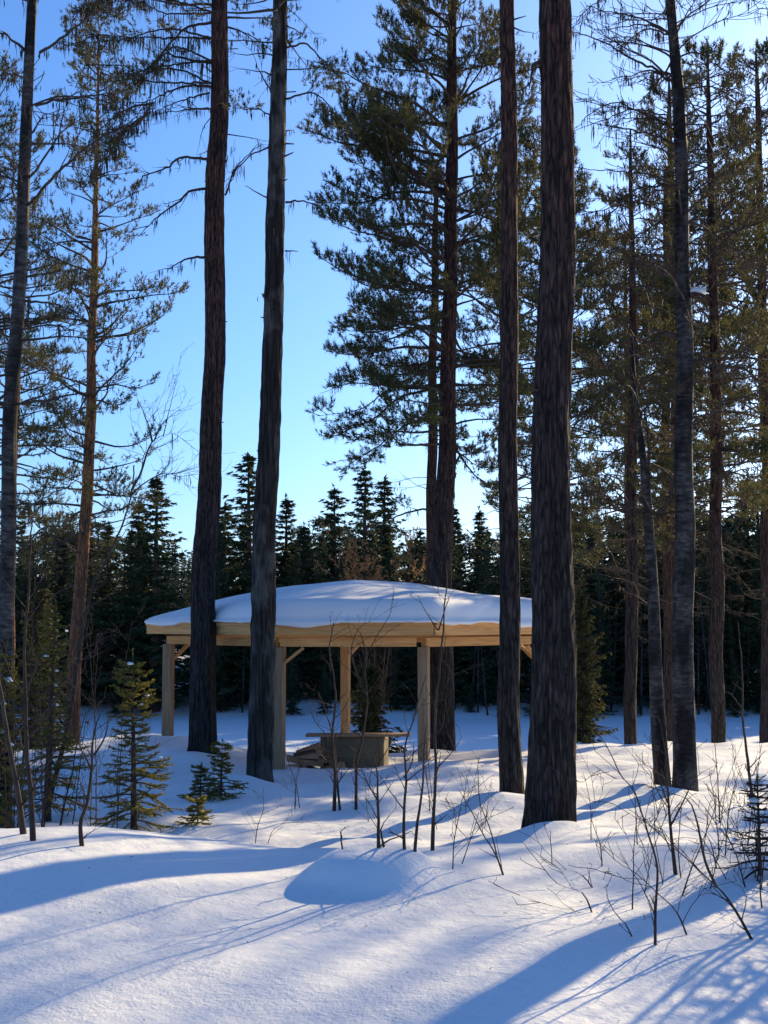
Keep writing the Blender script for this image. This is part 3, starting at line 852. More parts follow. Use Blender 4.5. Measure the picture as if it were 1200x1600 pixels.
    for fi, f in enumerate(fr):
        P = cen + (np.stack([np.cos(ang), np.sin(ang)], -1) * rad[:, None]) * f
        ed = np.maximum(0, rad * (1 - f))
        side = .30 + .70 * sstep(P[:, 0], -4.3, -1.4)                 # thinner to the left
        ew = np.clip(ed / (.85 - .63 * sstep(P[:, 0], -4.2, -2.2)), 0, 1)
        th = thick * side * (ew * (2 - ew)) ** .5
        z = roof_z(P) + .03 + th + (.06 * noise2(P[:, 0] / 1.1 + 9, P[:, 1] / 1.1) + .02 * noise2(P[:, 0] / .35, P[:, 1] / .35)) * np.clip(ed / .5, 0, 1)
        # round off the hips and the tip
        q = np.linalg.norm(P - cen, axis=1)
        z = np.where(q < 1.6, z - .10 * (1 - q / 1.6) ** 2, z)
        V.append(np.concatenate([P, z[:, None]], 1))
    V = np.array(V)                                                   # nr, na, 3
    # smooth radially/around
    for _ in range(6):
        V[1:-1, :, 2] = .5 * V[1:-1, :, 2] + .125 * (V[:-2, :, 2] + V[2:, :, 2] + np.roll(V, 1, 1)[1:-1, :, 2] + np.roll(V, -1, 1)[1:-1, :, 2])
    V[0, :, 2] = V[1, :, 2].mean() + .005
    # rim: down the front, sagging unevenly below the drip board, then back under
    out = np.stack([np.cos(ang), np.sin(ang)], -1)
    sag = .00 + .085 * sstep(noise2(np.cos(ang) * 2.6 + 3.3, np.sin(ang) * 2.6 + 8.1), -.2, .35) + .03 * noise2(np.cos(ang) * 14, np.sin(ang) * 14) - .03 * sstep(-np.cos(ang), .4, .9)
    rim0 = V[-1].copy()
    edge_z = rim0[:, 2]
    ring = []
    for dr, dzf in ((.045, -.25), (.065, -.6), (.05, -.9), (.0, -1.0), (-.09, -.8)):
        w = rim0.copy(); w[:, :2] += out * dr; w[:, 2] = edge_z + dzf * (sag + .06); ring.append(w)
    AV = np.concatenate([V, np.array(ring)], 0); nr2 = AV.shape[0]
    idx = np.arange(nr2 * na).reshape(nr2, na); nx = np.roll(idx, -1, 1)
    Fq = np.stack([idx[:-1], idx[1:], nx[1:], nx[:-1]], -1).reshape(-1, 4)
    VV = AV.reshape(-1, 3) - np.array([cen[0], cen[1], 2.4])
    o = link('roof_snow', make_mesh('roof_snow', VV, Fq, M['roof_snow']), None, (cen[0], cen[1], 2.4))
    tag(o, 'thick rounded blanket of snow lying on the shelter roof', 'snow')

    # ---- wooden box with a plank along its top, firewood heap
    fx, fy = -.49, 21.75; g = -.12; hh = .56
    bx_ = empty('wooden_box', (fx, fy, g), 'low olive-brown wooden box under the shelter, firewood heaped on its left', 'box')
    bx_.rotation_euler = (0, 0, math.radians(-7))
    W, Dp = 1.06, .62
    def panel(p0, p1, t): return board('panel', p0, p1, t, hh, M['box_wood'], bx_, (0, 0, 0))
    panel((-W / 2, -Dp / 2, hh / 2), (W / 2, -Dp / 2, hh / 2), .028); panel((-W / 2, Dp / 2, hh / 2), (W / 2, Dp / 2, hh / 2), .028)
    panel((-W / 2 + .015, -Dp / 2 + .016, hh / 2), (-W / 2 + .015, Dp / 2 - .016, hh / 2), .028); panel((W / 2 - .015, -Dp / 2 + .016, hh / 2), (W / 2 - .015, Dp / 2 - .016, hh / 2), .028)
    for sx in (-1, 1): board('corner_batten', (sx * (W / 2 - .04), -Dp / 2 - .026, .0), (sx * (W / 2 - .04), -Dp / 2 - .026, hh - .01), .06, .022, M['box_wood'], bx_, (0, 0, 0), up=(0, 1, 0))
    b0 = (fx - .80, fy - .22, g + hh + .022); b1 = (fx + .92, fy - .30, g + hh + .035)
    pl = board('plank', b0, b1, .34, .04, M['wood_grey'], None, (0, 0, 0))
    tag(pl, 'weathered plank laid along the top of the wooden box', 'plank')
    rng = random.Random(5)
    spots = []
    for row, (n, z) in enumerate(((6, .07), (5, .19), (3, .30), (2, .39))):
        for k in range(n):
            spots.append((-1.52 + .10 * row + k * .135 + rng.uniform(-.03, .03), 21.35 + rng.uniform(-.12, .15), gz(-1.3, 21.3) - .06 + z))
    for k, (x, y, z) in enumerate(spots):
        L = rng.uniform(.34, .46); az = rng.uniform(-.9, .9) + (math.pi / 2 if rng.random() < .6 else 0.3); tl = rng.uniform(-.35, .35)
        # split wedge: quarter section with a bark-side arc
        R = rng.uniform(.075, .105); na_ = 6; half = rng.uniform(.6, .95)
        pr = [(0, -.35 * R)] + [(R * math.sin(-half + 2 * half * i / na_), R * (math.cos(-half + 2 * half * i / na_) - .35)) for i in range(na_ + 1)]
        ns = len(pr)
        VV = [(-L / 2 + rng.uniform(-.004, .004), p[0], p[1]) for p in pr] + [(L / 2, p[0], p[1]) for p in pr]
        Q = np.array([(i, (i + 1) % ns, (i + 1) % ns + ns, i + ns) for i in range(ns)])
        caps = np.array([list(range(ns - 1, -1, -1)), list(range(ns, 2 * ns))])
        mi = [1 if 0 < i < ns - 1 else 0 for i in range(ns)] + [0, 0]
        me = make_mesh('firewood_log', np.array(VV), [Q, caps], [M['log_side'], M['bark_branch']], False, mi)
        o = link('firewood_log', me, None, (x, y, z)); o.rotation_euler = (rng.uniform(0, 6.28), tl, az)
        tag(o, 'split firewood log in the heap beside the wooden box', 'firewood', 'firewood heap under the shelter')

# ------------------------------------------------------------------ trees
def base_at(px, d):
    p = at(px, 1150, d); return (p[0], d, gz(p[0], d))

TREES = {}
def build_trees():
    # --- tall trunks in front
    b = base_at(855, 13.0)
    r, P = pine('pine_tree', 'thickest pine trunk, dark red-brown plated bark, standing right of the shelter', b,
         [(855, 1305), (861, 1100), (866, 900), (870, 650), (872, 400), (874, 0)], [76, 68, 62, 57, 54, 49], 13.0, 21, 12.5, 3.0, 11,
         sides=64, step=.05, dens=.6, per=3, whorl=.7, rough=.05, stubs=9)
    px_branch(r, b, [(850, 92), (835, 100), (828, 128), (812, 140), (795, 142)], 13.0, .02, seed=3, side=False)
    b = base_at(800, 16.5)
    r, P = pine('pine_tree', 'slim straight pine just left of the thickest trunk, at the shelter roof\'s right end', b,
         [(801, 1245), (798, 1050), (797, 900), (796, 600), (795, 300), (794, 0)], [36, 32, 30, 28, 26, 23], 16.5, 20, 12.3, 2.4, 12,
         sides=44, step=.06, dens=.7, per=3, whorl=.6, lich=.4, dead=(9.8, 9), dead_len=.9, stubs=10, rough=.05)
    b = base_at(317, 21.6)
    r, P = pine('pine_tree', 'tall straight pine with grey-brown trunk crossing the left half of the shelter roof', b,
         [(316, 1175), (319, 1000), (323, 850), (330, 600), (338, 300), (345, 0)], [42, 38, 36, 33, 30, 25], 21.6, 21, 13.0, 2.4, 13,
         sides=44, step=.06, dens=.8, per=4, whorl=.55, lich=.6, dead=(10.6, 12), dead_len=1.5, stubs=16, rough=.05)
    D = 21.6
    for k, pts in enumerate([[(326, 248), (285, 246), (262, 262), (225, 275), (205, 310)], [(325, 295), (305, 296), (275, 318), (245, 340), (215, 370)],
                             [(328, 135), (295, 134), (250, 150), (215, 165)], [(330, 98), (280, 90), (262, 84), (240, 100), (205, 130)],
                             [(330, 35), (300, 40), (265, 68), (240, 100), (200, 120)], [(322, 402), (300, 402), (285, 408), (260, 422)],
                             [(352, 305), (365, 270), (390, 240), (410, 225)], [(328, 170), (290, 172), (250, 178)], [(328, 145), (290, 155), (240, 175)]]):
        px_branch(r, b, pts, D, .026 if k < 6 else .018, seed=30 + k, lich=.55, longl=.30)
    rngt = random.Random(8)
    for k, pts in enumerate([[(332, 20), (280, 10), (220, 5), (160, 25)], [(331, 60), (270, 55), (200, 40), (130, 60)], [(330, 95), (262, 84), (215, 110), (165, 150)],
                             [(332, -30), (260, -40), (180, -20), (110, 10)], [(240, 160), (205, 175), (170, 190), (140, 215)], [(235, 175), (200, 210), (165, 235), (140, 260)],
                             [(330, 130), (250, 120), (190, 100), (140, 110)]]):
        for rep in range(2):
            px_branch(r, b, [(x + rngt.uniform(-18, 18) * (i > 0), y + rngt.uniform(-14, 22) * (i > 0)) for i, (x, y) in enumerate(pts)], D - rngt.uniform(-.5, .8), .02, seed=50 + k + 200 * rep, lich=1.0, tufts=True, longl=.55)
    b = base_at(407, 19.0)
    r, P = pine('pine_tree', 'tall dead-looking pine with flaking silver-grey bark before the shelter\'s front corner', b,
         [(407, 1219), (411, 1050), (415, 900), (424, 600), (431, 300), (437, 0)], [36, 37, 36, 31, 27, 22], 19.0, 18.5, 11.6, 2.0, 14, bark='bark_grey',
         sides=44, step=.06, dens=.7, per=4, whorl=.55, lich=.35, dead=(10.2, 10), dead_len=1.1, rough=.075, stubs=16)
    D = 19.0
    for k, pts in enumerate([[(446, 316), (470, 314), (490, 318), (510, 320)], [(446, 392), (466, 393)], [(424, 310), (405, 302), (383, 290)],
                             [(424, 145), (405, 110), (398, 90)], [(424, 228), (400, 238), (372, 262), (352, 300)], [(446, 75), (475, 68), (500, 90), (530, 118), (545, 130)],
                             [(446, 155), (480, 145), (505, 155), (522, 185)], [(425, 180), (405, 172), (380, 168)], [(446, 205), (460, 203)], [(418, 462), (408, 459)], [(414, 498), (407, 495)]]):
        px_branch(r, b, pts, D, .014 if k not in (0, 5, 6) else .018, seed=70 + k, lich=.3, tufts=(k in (3, 5, 6, 7)), side=(k not in (1, 8, 9, 10)), tl=.06)
    # --- pair of pines behind the shelter with the big crown
    b = base_at(689, 26.3)
    r, P = pine('pine_tree', 'full-crowned pine rising behind the shelter, dark needle masses against the blue sky', b,
         [(688, 1180), (690, 1000), (693, 850), (698, 650), (703, 400), (707, 100)], [42, 37, 32, 26, 21, 16], 26.3, 19, 6.0, 2.75, 21,
         whorl=.36, per=5, dens=1.1, lich=.28, dead=(3.4, 14), dead_len=1.6, asym=(-1.57, .18), tl=.105, nn=13, width=.0145, shape=.9, tlow=.35)
    for k, pts in enumerate([[(694, 652), (640, 662), (600, 690), (560, 715), (530, 720)], [(694, 600), (620, 605), (560, 598), (500, 615)],
                             [(696, 570), (620, 600), (560, 640), (495, 650)], [(690, 790), (640, 800), (600, 815), (540, 840)], [(708, 728), (720, 712), (745, 708), (770, 706)],
                             [(708, 745), (712, 740), (708, 760), (712, 790)], [(712, 600), (745, 602), (780, 605)], [(706, 690), (740, 740), (785, 770)]]):
        px_branch(r, b, pts, 26.3, .028, seed=90 + k, lich=.3, tufts=(k < 4), tl=.095, depth=.8)
    b = base_at(671, 30.0)
    tC, _ = pine('pine_tree', 'thinner pine standing close to the left of the full-crowned one behind the shelter', b,
         [(669, 1170), (672, 900), (675, 700), (680, 420), (683, 250)], [20, 17, 15, 11, 6], 30.0, 14.5, 6.6, 1.9, 22, whorl=.45, per=4, dens=1.0, lich=.15,
         dead=(3.0, 10), dead_len=1.2, tl=.105, nn=8, width=.02, bark='bark_pine')
    # --- left side
    b = base_at(112, 25.5)
    tD, _ = pine('pine_tree', 'slender pine with sunlit orange bark and thin crown, left of the shelter', b,
         [(110, 1160), (118, 1000), (129, 880), (141, 650), (147, 400), (150, 280)], [22, 20, 19, 16, 11, 7], 25.5, 14.4, 3.7, 1.75, 23, bark='bark_orange',
         whorl=.38, per=4, dens=.85, lich=.2, dead=(2.2, 10), dead_len=1.1, tl=.085, nn=8, width=.016)
    b = base_at(11, 31.0)
    pine('pine_tree', 'loose-crowned pine half hidden behind the leaning birch at the left edge', b,
         [(11, 1150), (16, 800), (27, 500), (40, 250)], [20, 17, 13, 8], 31.0, 16, 4.5, 1.9, 24, bark='bark_orange', whorl=.45, per=4, dens=.9, lich=.25, tl=.1, nn=8, width=.018)
    # --- right side
    b = base_at(985, 29.0)
    tB, _ = pine('pine_tree', 'slim reddish pine on the bank edge, left of the two birches', b,
         [(983, 1150), (987, 900), (988, 700), (988, 500), (986, 280)], [19, 17, 16, 12, 6], 29.0, 14.6, 4.4, 1.85, 25,
         whorl=.42, per=4, dens=.9, lich=.4, dead=(2.6, 14), dead_len=1.5, tl=.1, nn=8, width=.02)
    b = base_at(1122, 30.5)
    pine('pine_tree', 'reddish pine on the bank edge, right of the thick birch', b,
         [(1122, 1153), (1121, 900), (1119, 700), (1115, 450), (1108, 200)], [22, 20, 18, 14, 9], 30.5, 18, 5.0, 2.3, 26,
         whorl=.36, per=5, dens=1.0, lich=.4, dead=(3.0, 14), dead_len=1.6, tl=.11, nn=7, width=.022)
    b = base_at(880, 37.0)
    pine('pine_tree', 'pine whose crown shows on both sides of the thickest trunk', b,
         [(870, 1140), (872, 800), (874, 500), (875, 200)], [20, 18, 15, 10], 37.0, 19, 4.5, 2.2, 27, whorl=.42, per=5, dens=1.0, lich=.25, tl=.12, nn=7, width=.025)
    b = base_at(1195, 33.0)
    tA, _ = pine('pine_tree', 'olive sunlit pine filling the upper right corner', b,
         [(1196, 1150), (1196, 800), (1190, 500), (1180, 150)], [22, 19, 15, 8], 33.0, 19.5, 5.2, 2.4, 28, whorl=.34, per=5, dens=1.0, lich=.5, tl=.11, nn=7, width=.022, dead=(2.6, 22), dead_len=2.0)
    b = base_at(1042, 40.0)
    pine('pine_tree', 'distant pine seen between the slim reddish pine and the thick birch', b,
         [(1042, 1140), (1042, 800), (1041, 500), (1040, 260)], [16, 14, 11, 8], 40.0, 17, 6, 1.9, 29, whorl=.42, per=5, dens=1.0, lich=.25, tl=.12, nn=7, width=.026)

    tA.location = base_at(1198, 46); tA.scale = (1.38, 1.38, 1.38)
    for src, px, d, rz, sc, lab in [(tA, 866, 46, 2.0, 1.35, 'far pine hidden behind the thickest trunk, its crown spreading on both sides'), (tA, 1071, 41, 4.0, 1.2, 'far pine hidden behind the thick birch, crown spreading on both sides'),
                                  
                                  (tC, 797, 33, 2.2, 1.15, 'thin pine lined up behind the slim straight one'), (tD, -30, 26, 2.0, 1.0, 'orange-barked pine at the extreme left edge'),
                                  (tB, 987, 52, 1.2, 1.5, 'far pine lined up behind the slim reddish one'),
                                  (tD, 1745, 30.5, 3.0, 1.0, 'unseen pine far outside the right edge, added for soft foreground shade'), (tD, 1610, 31, 1.0, 1.1, 'other unseen pine added for soft shade, left of its neighbour')]:  # last two pines are out of view, added to shade the foreground softly
        c = copy_tree(src); c.location = base_at(px, d); c.rotation_euler = (0, 0, rz); c.scale = (sc, sc, sc); c['label'] = lab

def build_birches():
    # thick birch on the right
    def birch(label, d, pts, widths, seed, limbs, H=None, twig_n=40, zr=(5, 13), R=1.8):
        b = base_at(pts[0][0], d); P = path_px(pts, d); P[0] = (b[0], b[1], b[2] - .25)
        root = empty('birch_tree', b, label, 'birch tree')
        rad = [w * .5 * d / F for w in widths]; rng = random.Random(seed)
        if H:
            (x0, y0, z0), (x1, y1, z1) = P[-2], P[-1]; zt = b[2] + H
            P.append((x1 + (x1 - x0) * .8, y1 + .3, zt)); rad.append(.012)
        link('trunk', trunk_mesh([tuple(np.array(p) - np.array(b)) for p in P], rad, 36, .07, M['bark_birch'], 'trunk', .06, seed), root)
        for k, l in enumerate(limbs):
            px_branch(root, b, l[0], d, l[1], seed=seed * 10 + k, lich=.35, longl=.4, sd=.8, tmin=.005)
        acc = Acc()
        for k in range(twig_n):
            zz = rng.uniform(*zr); cx, cy = interp_path(P, zz); az = rng.uniform(0, 6.28)
            grow_branch(acc, rng, (cx, cy, zz), az, rng.uniform(0, .7), R * rng.uniform(.4, 1.1), rng.uniform(.010, .02), False, .3, .3, -.6, .95, start=.15, wob=.17, tmin=.0055)
        finish_tree(root, b, acc, seed)
        return root, b
    rg = random.Random(31); EX = []
    for k in range(22):
        sg = rg.choice((-1, -1, 1)); y0 = rg.uniform(-60, 480); L = rg.uniform(70, 170); dy = rg.uniform(-60, 90)
        x0 = 1066 - (6 if y0 > 200 else 20)
        EX.append(([(x0, y0), (x0 + sg * L * .35, y0 + dy * .2 - 14), (x0 + sg * L * .7, y0 + dy * .6 - 6), (x0 + sg * L, y0 + dy)], rg.uniform(.010, .018)))
    r, b = birch('thick grey-barked birch with broken snowy limb, right of the leaning birch', 17.0,
          [(1068, 1242), (1069, 1100), (1070, 900), (1069, 650), (1067, 400), (1060, 180), (1046, 0)], [36, 32, 30, 27, 23, 19, 14], 41,
          [([(1056, 525), (1035, 522), (1020, 535), (995, 528), (970, 520)], .04), ([(1082, 565), (1110, 562), (1125, 575), (1155, 575), (1200, 610)], .045),
           ([(1056, 120), (1000, 98), (940, 65), (900, 52), (870, 48)], .02), ([(1060, 205), (990, 170), (960, 160), (920, 180), (900, 200)], .016),
           ([(1062, 215), (1110, 195), (1160, 170), (1200, 165)], .018), ([(1062, 330), (1010, 360), (960, 390), (915, 400)], .016), ([(1080, 380), (1130, 385), (1200, 410)], .016),
           ([(1080, 758), (1120, 745), (1160, 735), (1200, 725)], .02), ([(1058, 740), (1030, 800), (970, 790), (910, 762)], .022), ([(1056, 800), (1010, 805), (960, 790), (905, 778)], .02),
           ([(1080, 460), (1105, 462)], .05), *EX], H=14, zr=(4.5, 13), twig_n=90, R=2.0)
    rng = random.Random(3)
    snow_lump(r, tuple(np.array(at(1090, 458, 17.0)) - np.array(b)), .12, rng)
    snow_lump(r, tuple(np.array(at(1102, 563, 17.0)) - np.array(b)), .05, rng)
    snow_lump(r, tuple(np.array(at(1043, 523, 17.0)) - np.array(b)), .05, rng)
    r, b = birch('thin leaning forked birch with white patches low down, left of the thick birch', 17.4,
          [(1036, 1238), (1027, 1100), (1020, 950), (1013, 800), (1003, 700), (993, 620), (986, 520)], [24, 21, 17, 15, 11, 8, 5], 42,
          [([(1012, 790), (1014, 700), (1007, 640), (1003, 620)], .03), ([(1015, 770), (975, 790), (935, 770), (905, 765)], .022), ([(1013, 805), (960, 795), (930, 785), (890, 772)], .018),
           ([(988, 560), (960, 520), (930, 500)], .014), ([(1000, 680), (955, 655), (905, 650)], .014)], zr=(2.5, 5.8), twig_n=14, R=1.1)
    r, b = birch('dark birch with pale bark patches leaning along the left edge of the view', 14.0,
          [(8, 1275), (8, 1100), (11, 950), (17, 700), (27, 480), (40, 250), (52, 0)], [27, 24, 23, 22, 20, 18, 15], 43,
          [([(62, 82), (95, 60), (130, 32), (165, 12)], .018), ([(55, 165), (100, 155), (160, 150), (215, 175)], .016), ([(45, 320), (90, 270), (150, 220), (205, 190), (225, 165)], .02),
           ([(40, 470), (85, 475), (130, 495)], .016), ([(35, 632), (80, 625), (140, 612), (180, 605)], .016), ([(36, 515), (80, 508), (130, 520)], .012), ([(20, 560), (-10, 540)], .014),
           ([(35, 415), (70, 402)], .012), ([(30, 805), (65, 780), (110, 760)], .01), ([(30, 860), (70, 825), (125, 820)], .012), ([(45, 85), (10, 55), (-20, 40)], .02)],
          H=15, zr=(4.2, 11), twig_n=20, R=1.3)
    TREES['birch_left'] = (r, b)

def build_midground():
    # shrubs/young conifers on the bank, right
    specs = [(912, 33.0, 5.0, .95, 'young spruce with olive tips half hidden behind the thickest trunk'),
             (577, 29.0, 2.3, .75, 'small dark spruce seen through the middle of the shelter'),
             (60, 31.0, 4.6, 1.2, 'olive spruce thicket behind the orange-barked pine at the left')]
    for k, (px, d, H, R, lab) in enumerate(specs):
        b = base_at(px, d); rs = np.random.RandomState(k + 60)
        T, S = far_spruce_mesh(60 + k, H, R, 1.5)
        T = [t[:6] + (t[6] * .55,) for t in T]
        root = empty('spruce_tree', b, lab, 'spruce')
        link('trunk', trunk_mesh([(0, 0, -.4), (0, 0, H * .5), (0, 0, H)], [.045, .03, .006], 8, .2, M['bark_branch'], 'trunk', .05, k), root)
        V, Fc = tuft_mesh(T, 7, rs, .032, .8)
        cr = link('crown', make_mesh('crown', V, Fc, M['needle_mid'], False), root)
        V, Fc = seg_mesh(S, 4); link('branch_framework', make_mesh('branch_framework', V, Fc, M['bark_branch']), cr)
    b = (3.75, 9.1, gz(3.75, 9.1))  # out-of-view spruce, added to throw shade over the lower right snow
    young_spruce('young_spruce', 'unseen spruce outside the right edge, added to shade the foreground', b, 2.7, .9, 77, sparse=.8)
    # bush with withered brown leaves behind the roof
    rng = random.Random(4)
    paths = []
    for k in range(12):
        x = 585 + rng.uniform(-30, 30); xt = x + rng.uniform(-70, 80)
        paths.append(([(585 + rng.uniform(-12, 12), 1150), (x, 1000), ((x + xt) / 2, 930), (xt, 835 + rng.uniform(-10, 45))], .016))
    sapling('leafy_bush', 'bare bush with withered brown leaves showing above the shelter roof', paths, 44, 'bush', d=34.0, twig=.28, tw_len=.6, leaves=1, depth=.8)
    # small dark spruces on the far shore
    # out-of-view pines to the right, whose trunks throw the shadow bands over the foreground
    for k, (x, y, H) in enumerate([(3.95, 11.0, 18), (5.2, 10.6, 17), (11.5, 20.0, 18)]):
        b = (x, y, gz(x, y)); root = empty('pine_tree', b, ['pine just outside the right edge beside the foreground twigs', 'second pine outside the right edge, behind the first', 'third pine outside the right edge, level with the shelter'][k], 'pine tree')
        w = [.16, .15, .15][k]
        link('trunk', trunk_mesh([(0, 0, -.3), (0, 0, H * .5), (.2, 0, H)], [w, w * .75, .03], 24, .15, M['bark_pine'], 'trunk', .04, k), root)
        acc = Acc(); rg = random.Random(k + 5); z = 8.0
        while z < H - .3:
            for q in range(2):
                grow_branch(acc, rg, (0, 0, z), rg.uniform(0, 6.28), .2, 1.7 * rg.uniform(.5, 1.1) * min(1, (H - z) / 4 + .2), .025, True, .1, .25, .5, .6, .09)
            z += .7
        finish_tree(root, (0, 0, 0), acc, k + 7, nn=8, width=.015)

def build_far_forest():
    K = 1.19
    rng = random.Random(17)
    protos = [spruce_proto(200 + k, 11.0, rb, 1.0) for k, rb in enumerate((1.5, 1.75, 1.35, 1.95, 1.6))]
    def far_pine_proto(seed):
        rg = random.Random(seed); T = []
        for k in range(64):
            f = rg.uniform(.38, .99); a = rg.uniform(0, 6.28); rr = (1.75 * math.sqrt(max(0, 1 - ((f - .6) / .42) ** 2)) + .15) * rg.uniform(.35, 1)
            cx, cy, cz = math.sin(a) * rr, math.cos(a) * rr, f * 11 + rg.uniform(-.2, .2)
            for q in range(26):
                T.append((cx + rg.gauss(0, .26), cy + rg.gauss(0, .26), cz + rg.gauss(0, .15), rg.gauss(0, 1), rg.gauss(0, 1), .5, .26))
        V, Fc = tuft_mesh(T, 4, np.random.RandomState(seed), .085, .9)
        tr = trunk_mesh([(0, 0, -.6), (.1, 0, 5.5), (0, .1, 10.8)], [.15, .1, .02], 8, 1.0, M['bark_pine'], 'trunk', .05, seed)
        return tr, make_mesh('crown', V, Fc, M['needle_far'], False), V, Fc
    protos += [far_pine_proto(400), far_pine_proto(401)]
    def add(x, y, H, label, kind, grp, sx=1.0):
        tr, cr, _, _ = protos[kind]
        b = (x, y, gz(x, y)); root = empty('spruce_tree' if kind < 5 else 'pine_tree', b, label, 'spruce' if kind < 5 else 'pine tree', grp if kind < 5 else 'rounded pines in the far forest wall')
        s = H / 11.0; root.scale = (s * sx, s * sx, s); root.rotation_euler = (0, 0, rng.uniform(0, 6.28))
        link('trunk', tr, root); link('crown', cr, root)
        return root
    # single trees one can pick out on the skyline
    named = [(386, 708, 68.5, 'tallest spruce on the far shore, between the two front-left pine trunks', 3), (349, 788, 74, 'pointed spruce peeking right beside the left pine trunk above the roof', 2),
             (446, 776, 75, 'pointed spruce just right of the silver-grey dead-looking trunk', 1), (522, 762, 72, 'bushy-topped spruce over the middle left of the roof', 3),
             (570, 727, 70, 'sharp spruce rising above the withered brown bush', 0), (601, 748, 77, 'slender spruce tip touching the full-crowned pine\'s lowest boughs', 2),
             (242, 742, 66.5, 'tall ragged spruce left of the shelter roof', 1), (214, 785, 68, 'shorter spruce on the left of the tall ragged one', 4),
             (750, 795, 80, 'spruce tip between the full-crowned pine and the slim pine', 0)]
    for px, py, d, lab, kd in named:
        d *= K
        x = at(px, 1000, d)[0]; top = at(px, py, d)[2]; add(x, d, top - gz(x, d), lab, kd, 'spruces picked out on the far shore', rng.uniform(1.5, 1.9))
    grp = 'spruce wall on the far shore'
    lab = 'dark spruce in the unbroken forest wall across the frozen river'
    n = 0
    for row, (y0, sp_) in enumerate(((67.5, 1.7), (70.5, 1.9), (74.5, 2.2), (80, 2.8), (88, 3.6))):
        y0 *= K; sp_ *= 1.12
        x = -.31 * y0 - 3
        while x < .31 * y0 + 3:
            px = 600 + x / y0 * F
            y = y0 + rng.uniform(-1.2, 1.2)
            ty = 838 + rng.uniform(-22, 48) - row * 7
            if px > 880: ty -= 45 * min(1, (px - 880) / 150)
            if px < 230: ty -= 10
            H = at(px, ty, y)[2] - gz(x, y)
            gap = 252 < px < 302
            if not (gap and row > 0 or (gap and 262 < px < 292)):
                kd = rng.choice((0, 1, 2, 3, 4, 1, 3, 5, 6, 5, 6)) if row else rng.randrange(5)
                add(x, y, max(3.5, H), lab if kd < 5 else 'round-topped pine in the dark forest wall across the frozen river', kd, grp, rng.uniform(1.1, 1.65)); n += 1
            x += sp_ * rng.uniform(.6, 1.35)
    # low young spruces at the far shore's edge
    x = -26
    while x < 26:
        y = 78.2 + rng.uniform(-.9, .9)
        px = 600 + x / y * F
        if not (255 < px < 300):
            add(x, y, rng.uniform(1.2, 4.8), 'low young spruce at the snowy edge of the far shore', rng.randrange(5), 'low spruces along the far shore', 1.5)
        x += rng.uniform(1.0, 2.6)
    # distant trees seen through the gap on the left
    for k in range(16):
        y = 140 + rng.uniform(-10, 25); px = 248 + k * 4 + rng.uniform(-3, 3); x = (px - 600) / F * y
        top = at(px, 858 + rng.uniform(-12, 22), y)[2]
        add(x, y, top - gz(x, y), 'distant spruce seen through the gap in the forest wall', rng.randrange(5), 'distant spruces through the gap', .9)
    # pale birch stems in the shade of the forest wall
    for k in range(26):
        px = rng.uniform(330, 1180); y = 78.2 + rng.uniform(-.6, 1.4); x = (px - 600) / F * y; b = (x, y, gz(x, y)); H = rng.uniform(5, 8.5)
        root = empty('birch_tree', b, 'slim pale birch stem in front of the dark forest wall', 'birch tree', 'birch stems along the far shore')
        l = rng.gauss(0, .05)
        link('trunk', trunk_mesh([(0, 0, -.4), (l * H * .6, 0, H * .5), (l * H, 0, H)], [.06, .04, .01], 6, .5, M['bark_birch'], 'trunk', .05, k), root)
        acc = Acc()
        for q in range(12):
            z = rng.uniform(2, H * .95); grow_branch(acc, rng, (l * z, 0, z), rng.uniform(0, 6.28), .6, rng.uniform(.5, 1.2), .02, False, 0, .1, .1, .5, start=.3)
        finish_tree(root, (0, 0, 0), acc, k)
    # the rest of the wood outside the picture: reads as one mass
    parts = []
    for k in range(230):
        if k < 150:
            y = rng.uniform(80, 112); s_ = rng.choice((-1, 1, 1)); x = s_ * (.33 * y + 4 + rng.uniform(0, 46)); H = rng.uniform(10, 14)
        else:
            y = rng.uniform(112, 126); x = rng.uniform(-.34, .34) * y; px = 600 + x / y * F; H = at(px, rng.uniform(835, 880) - (35 if px > 900 else 0), y)[2] - gz(x, y)
            if 225 < px < 330: continue
        _, _, V, Fc = protos[rng.randrange(7)]; s = H / 11; a = rng.uniform(0, 6.28)
        keep = np.array(rng.sample(range(len(Fc)), 850))
        T = V[Fc[keep]]; c = T.mean(1, keepdims=True); T = c + (T - c) * 4.0
        T = T.reshape(-1, 3) * s
        X = T[:, 0] * math.cos(a) - T[:, 1] * math.sin(a) + x; Y = T[:, 0] * math.sin(a) + T[:, 1] * math.cos(a) + y
        parts.append((np.stack([X, Y, T[:, 2] + gz(x, y)], -1), np.arange(len(T)).reshape(-1, 3)))
    V, Fc = join(parts)
    o = link('forest', make_mesh('forest', V, Fc, M['needle_far'], False))
    tag(o, 'dark conifer forest carrying on along the far shore', 'forest', None, 'stuff')

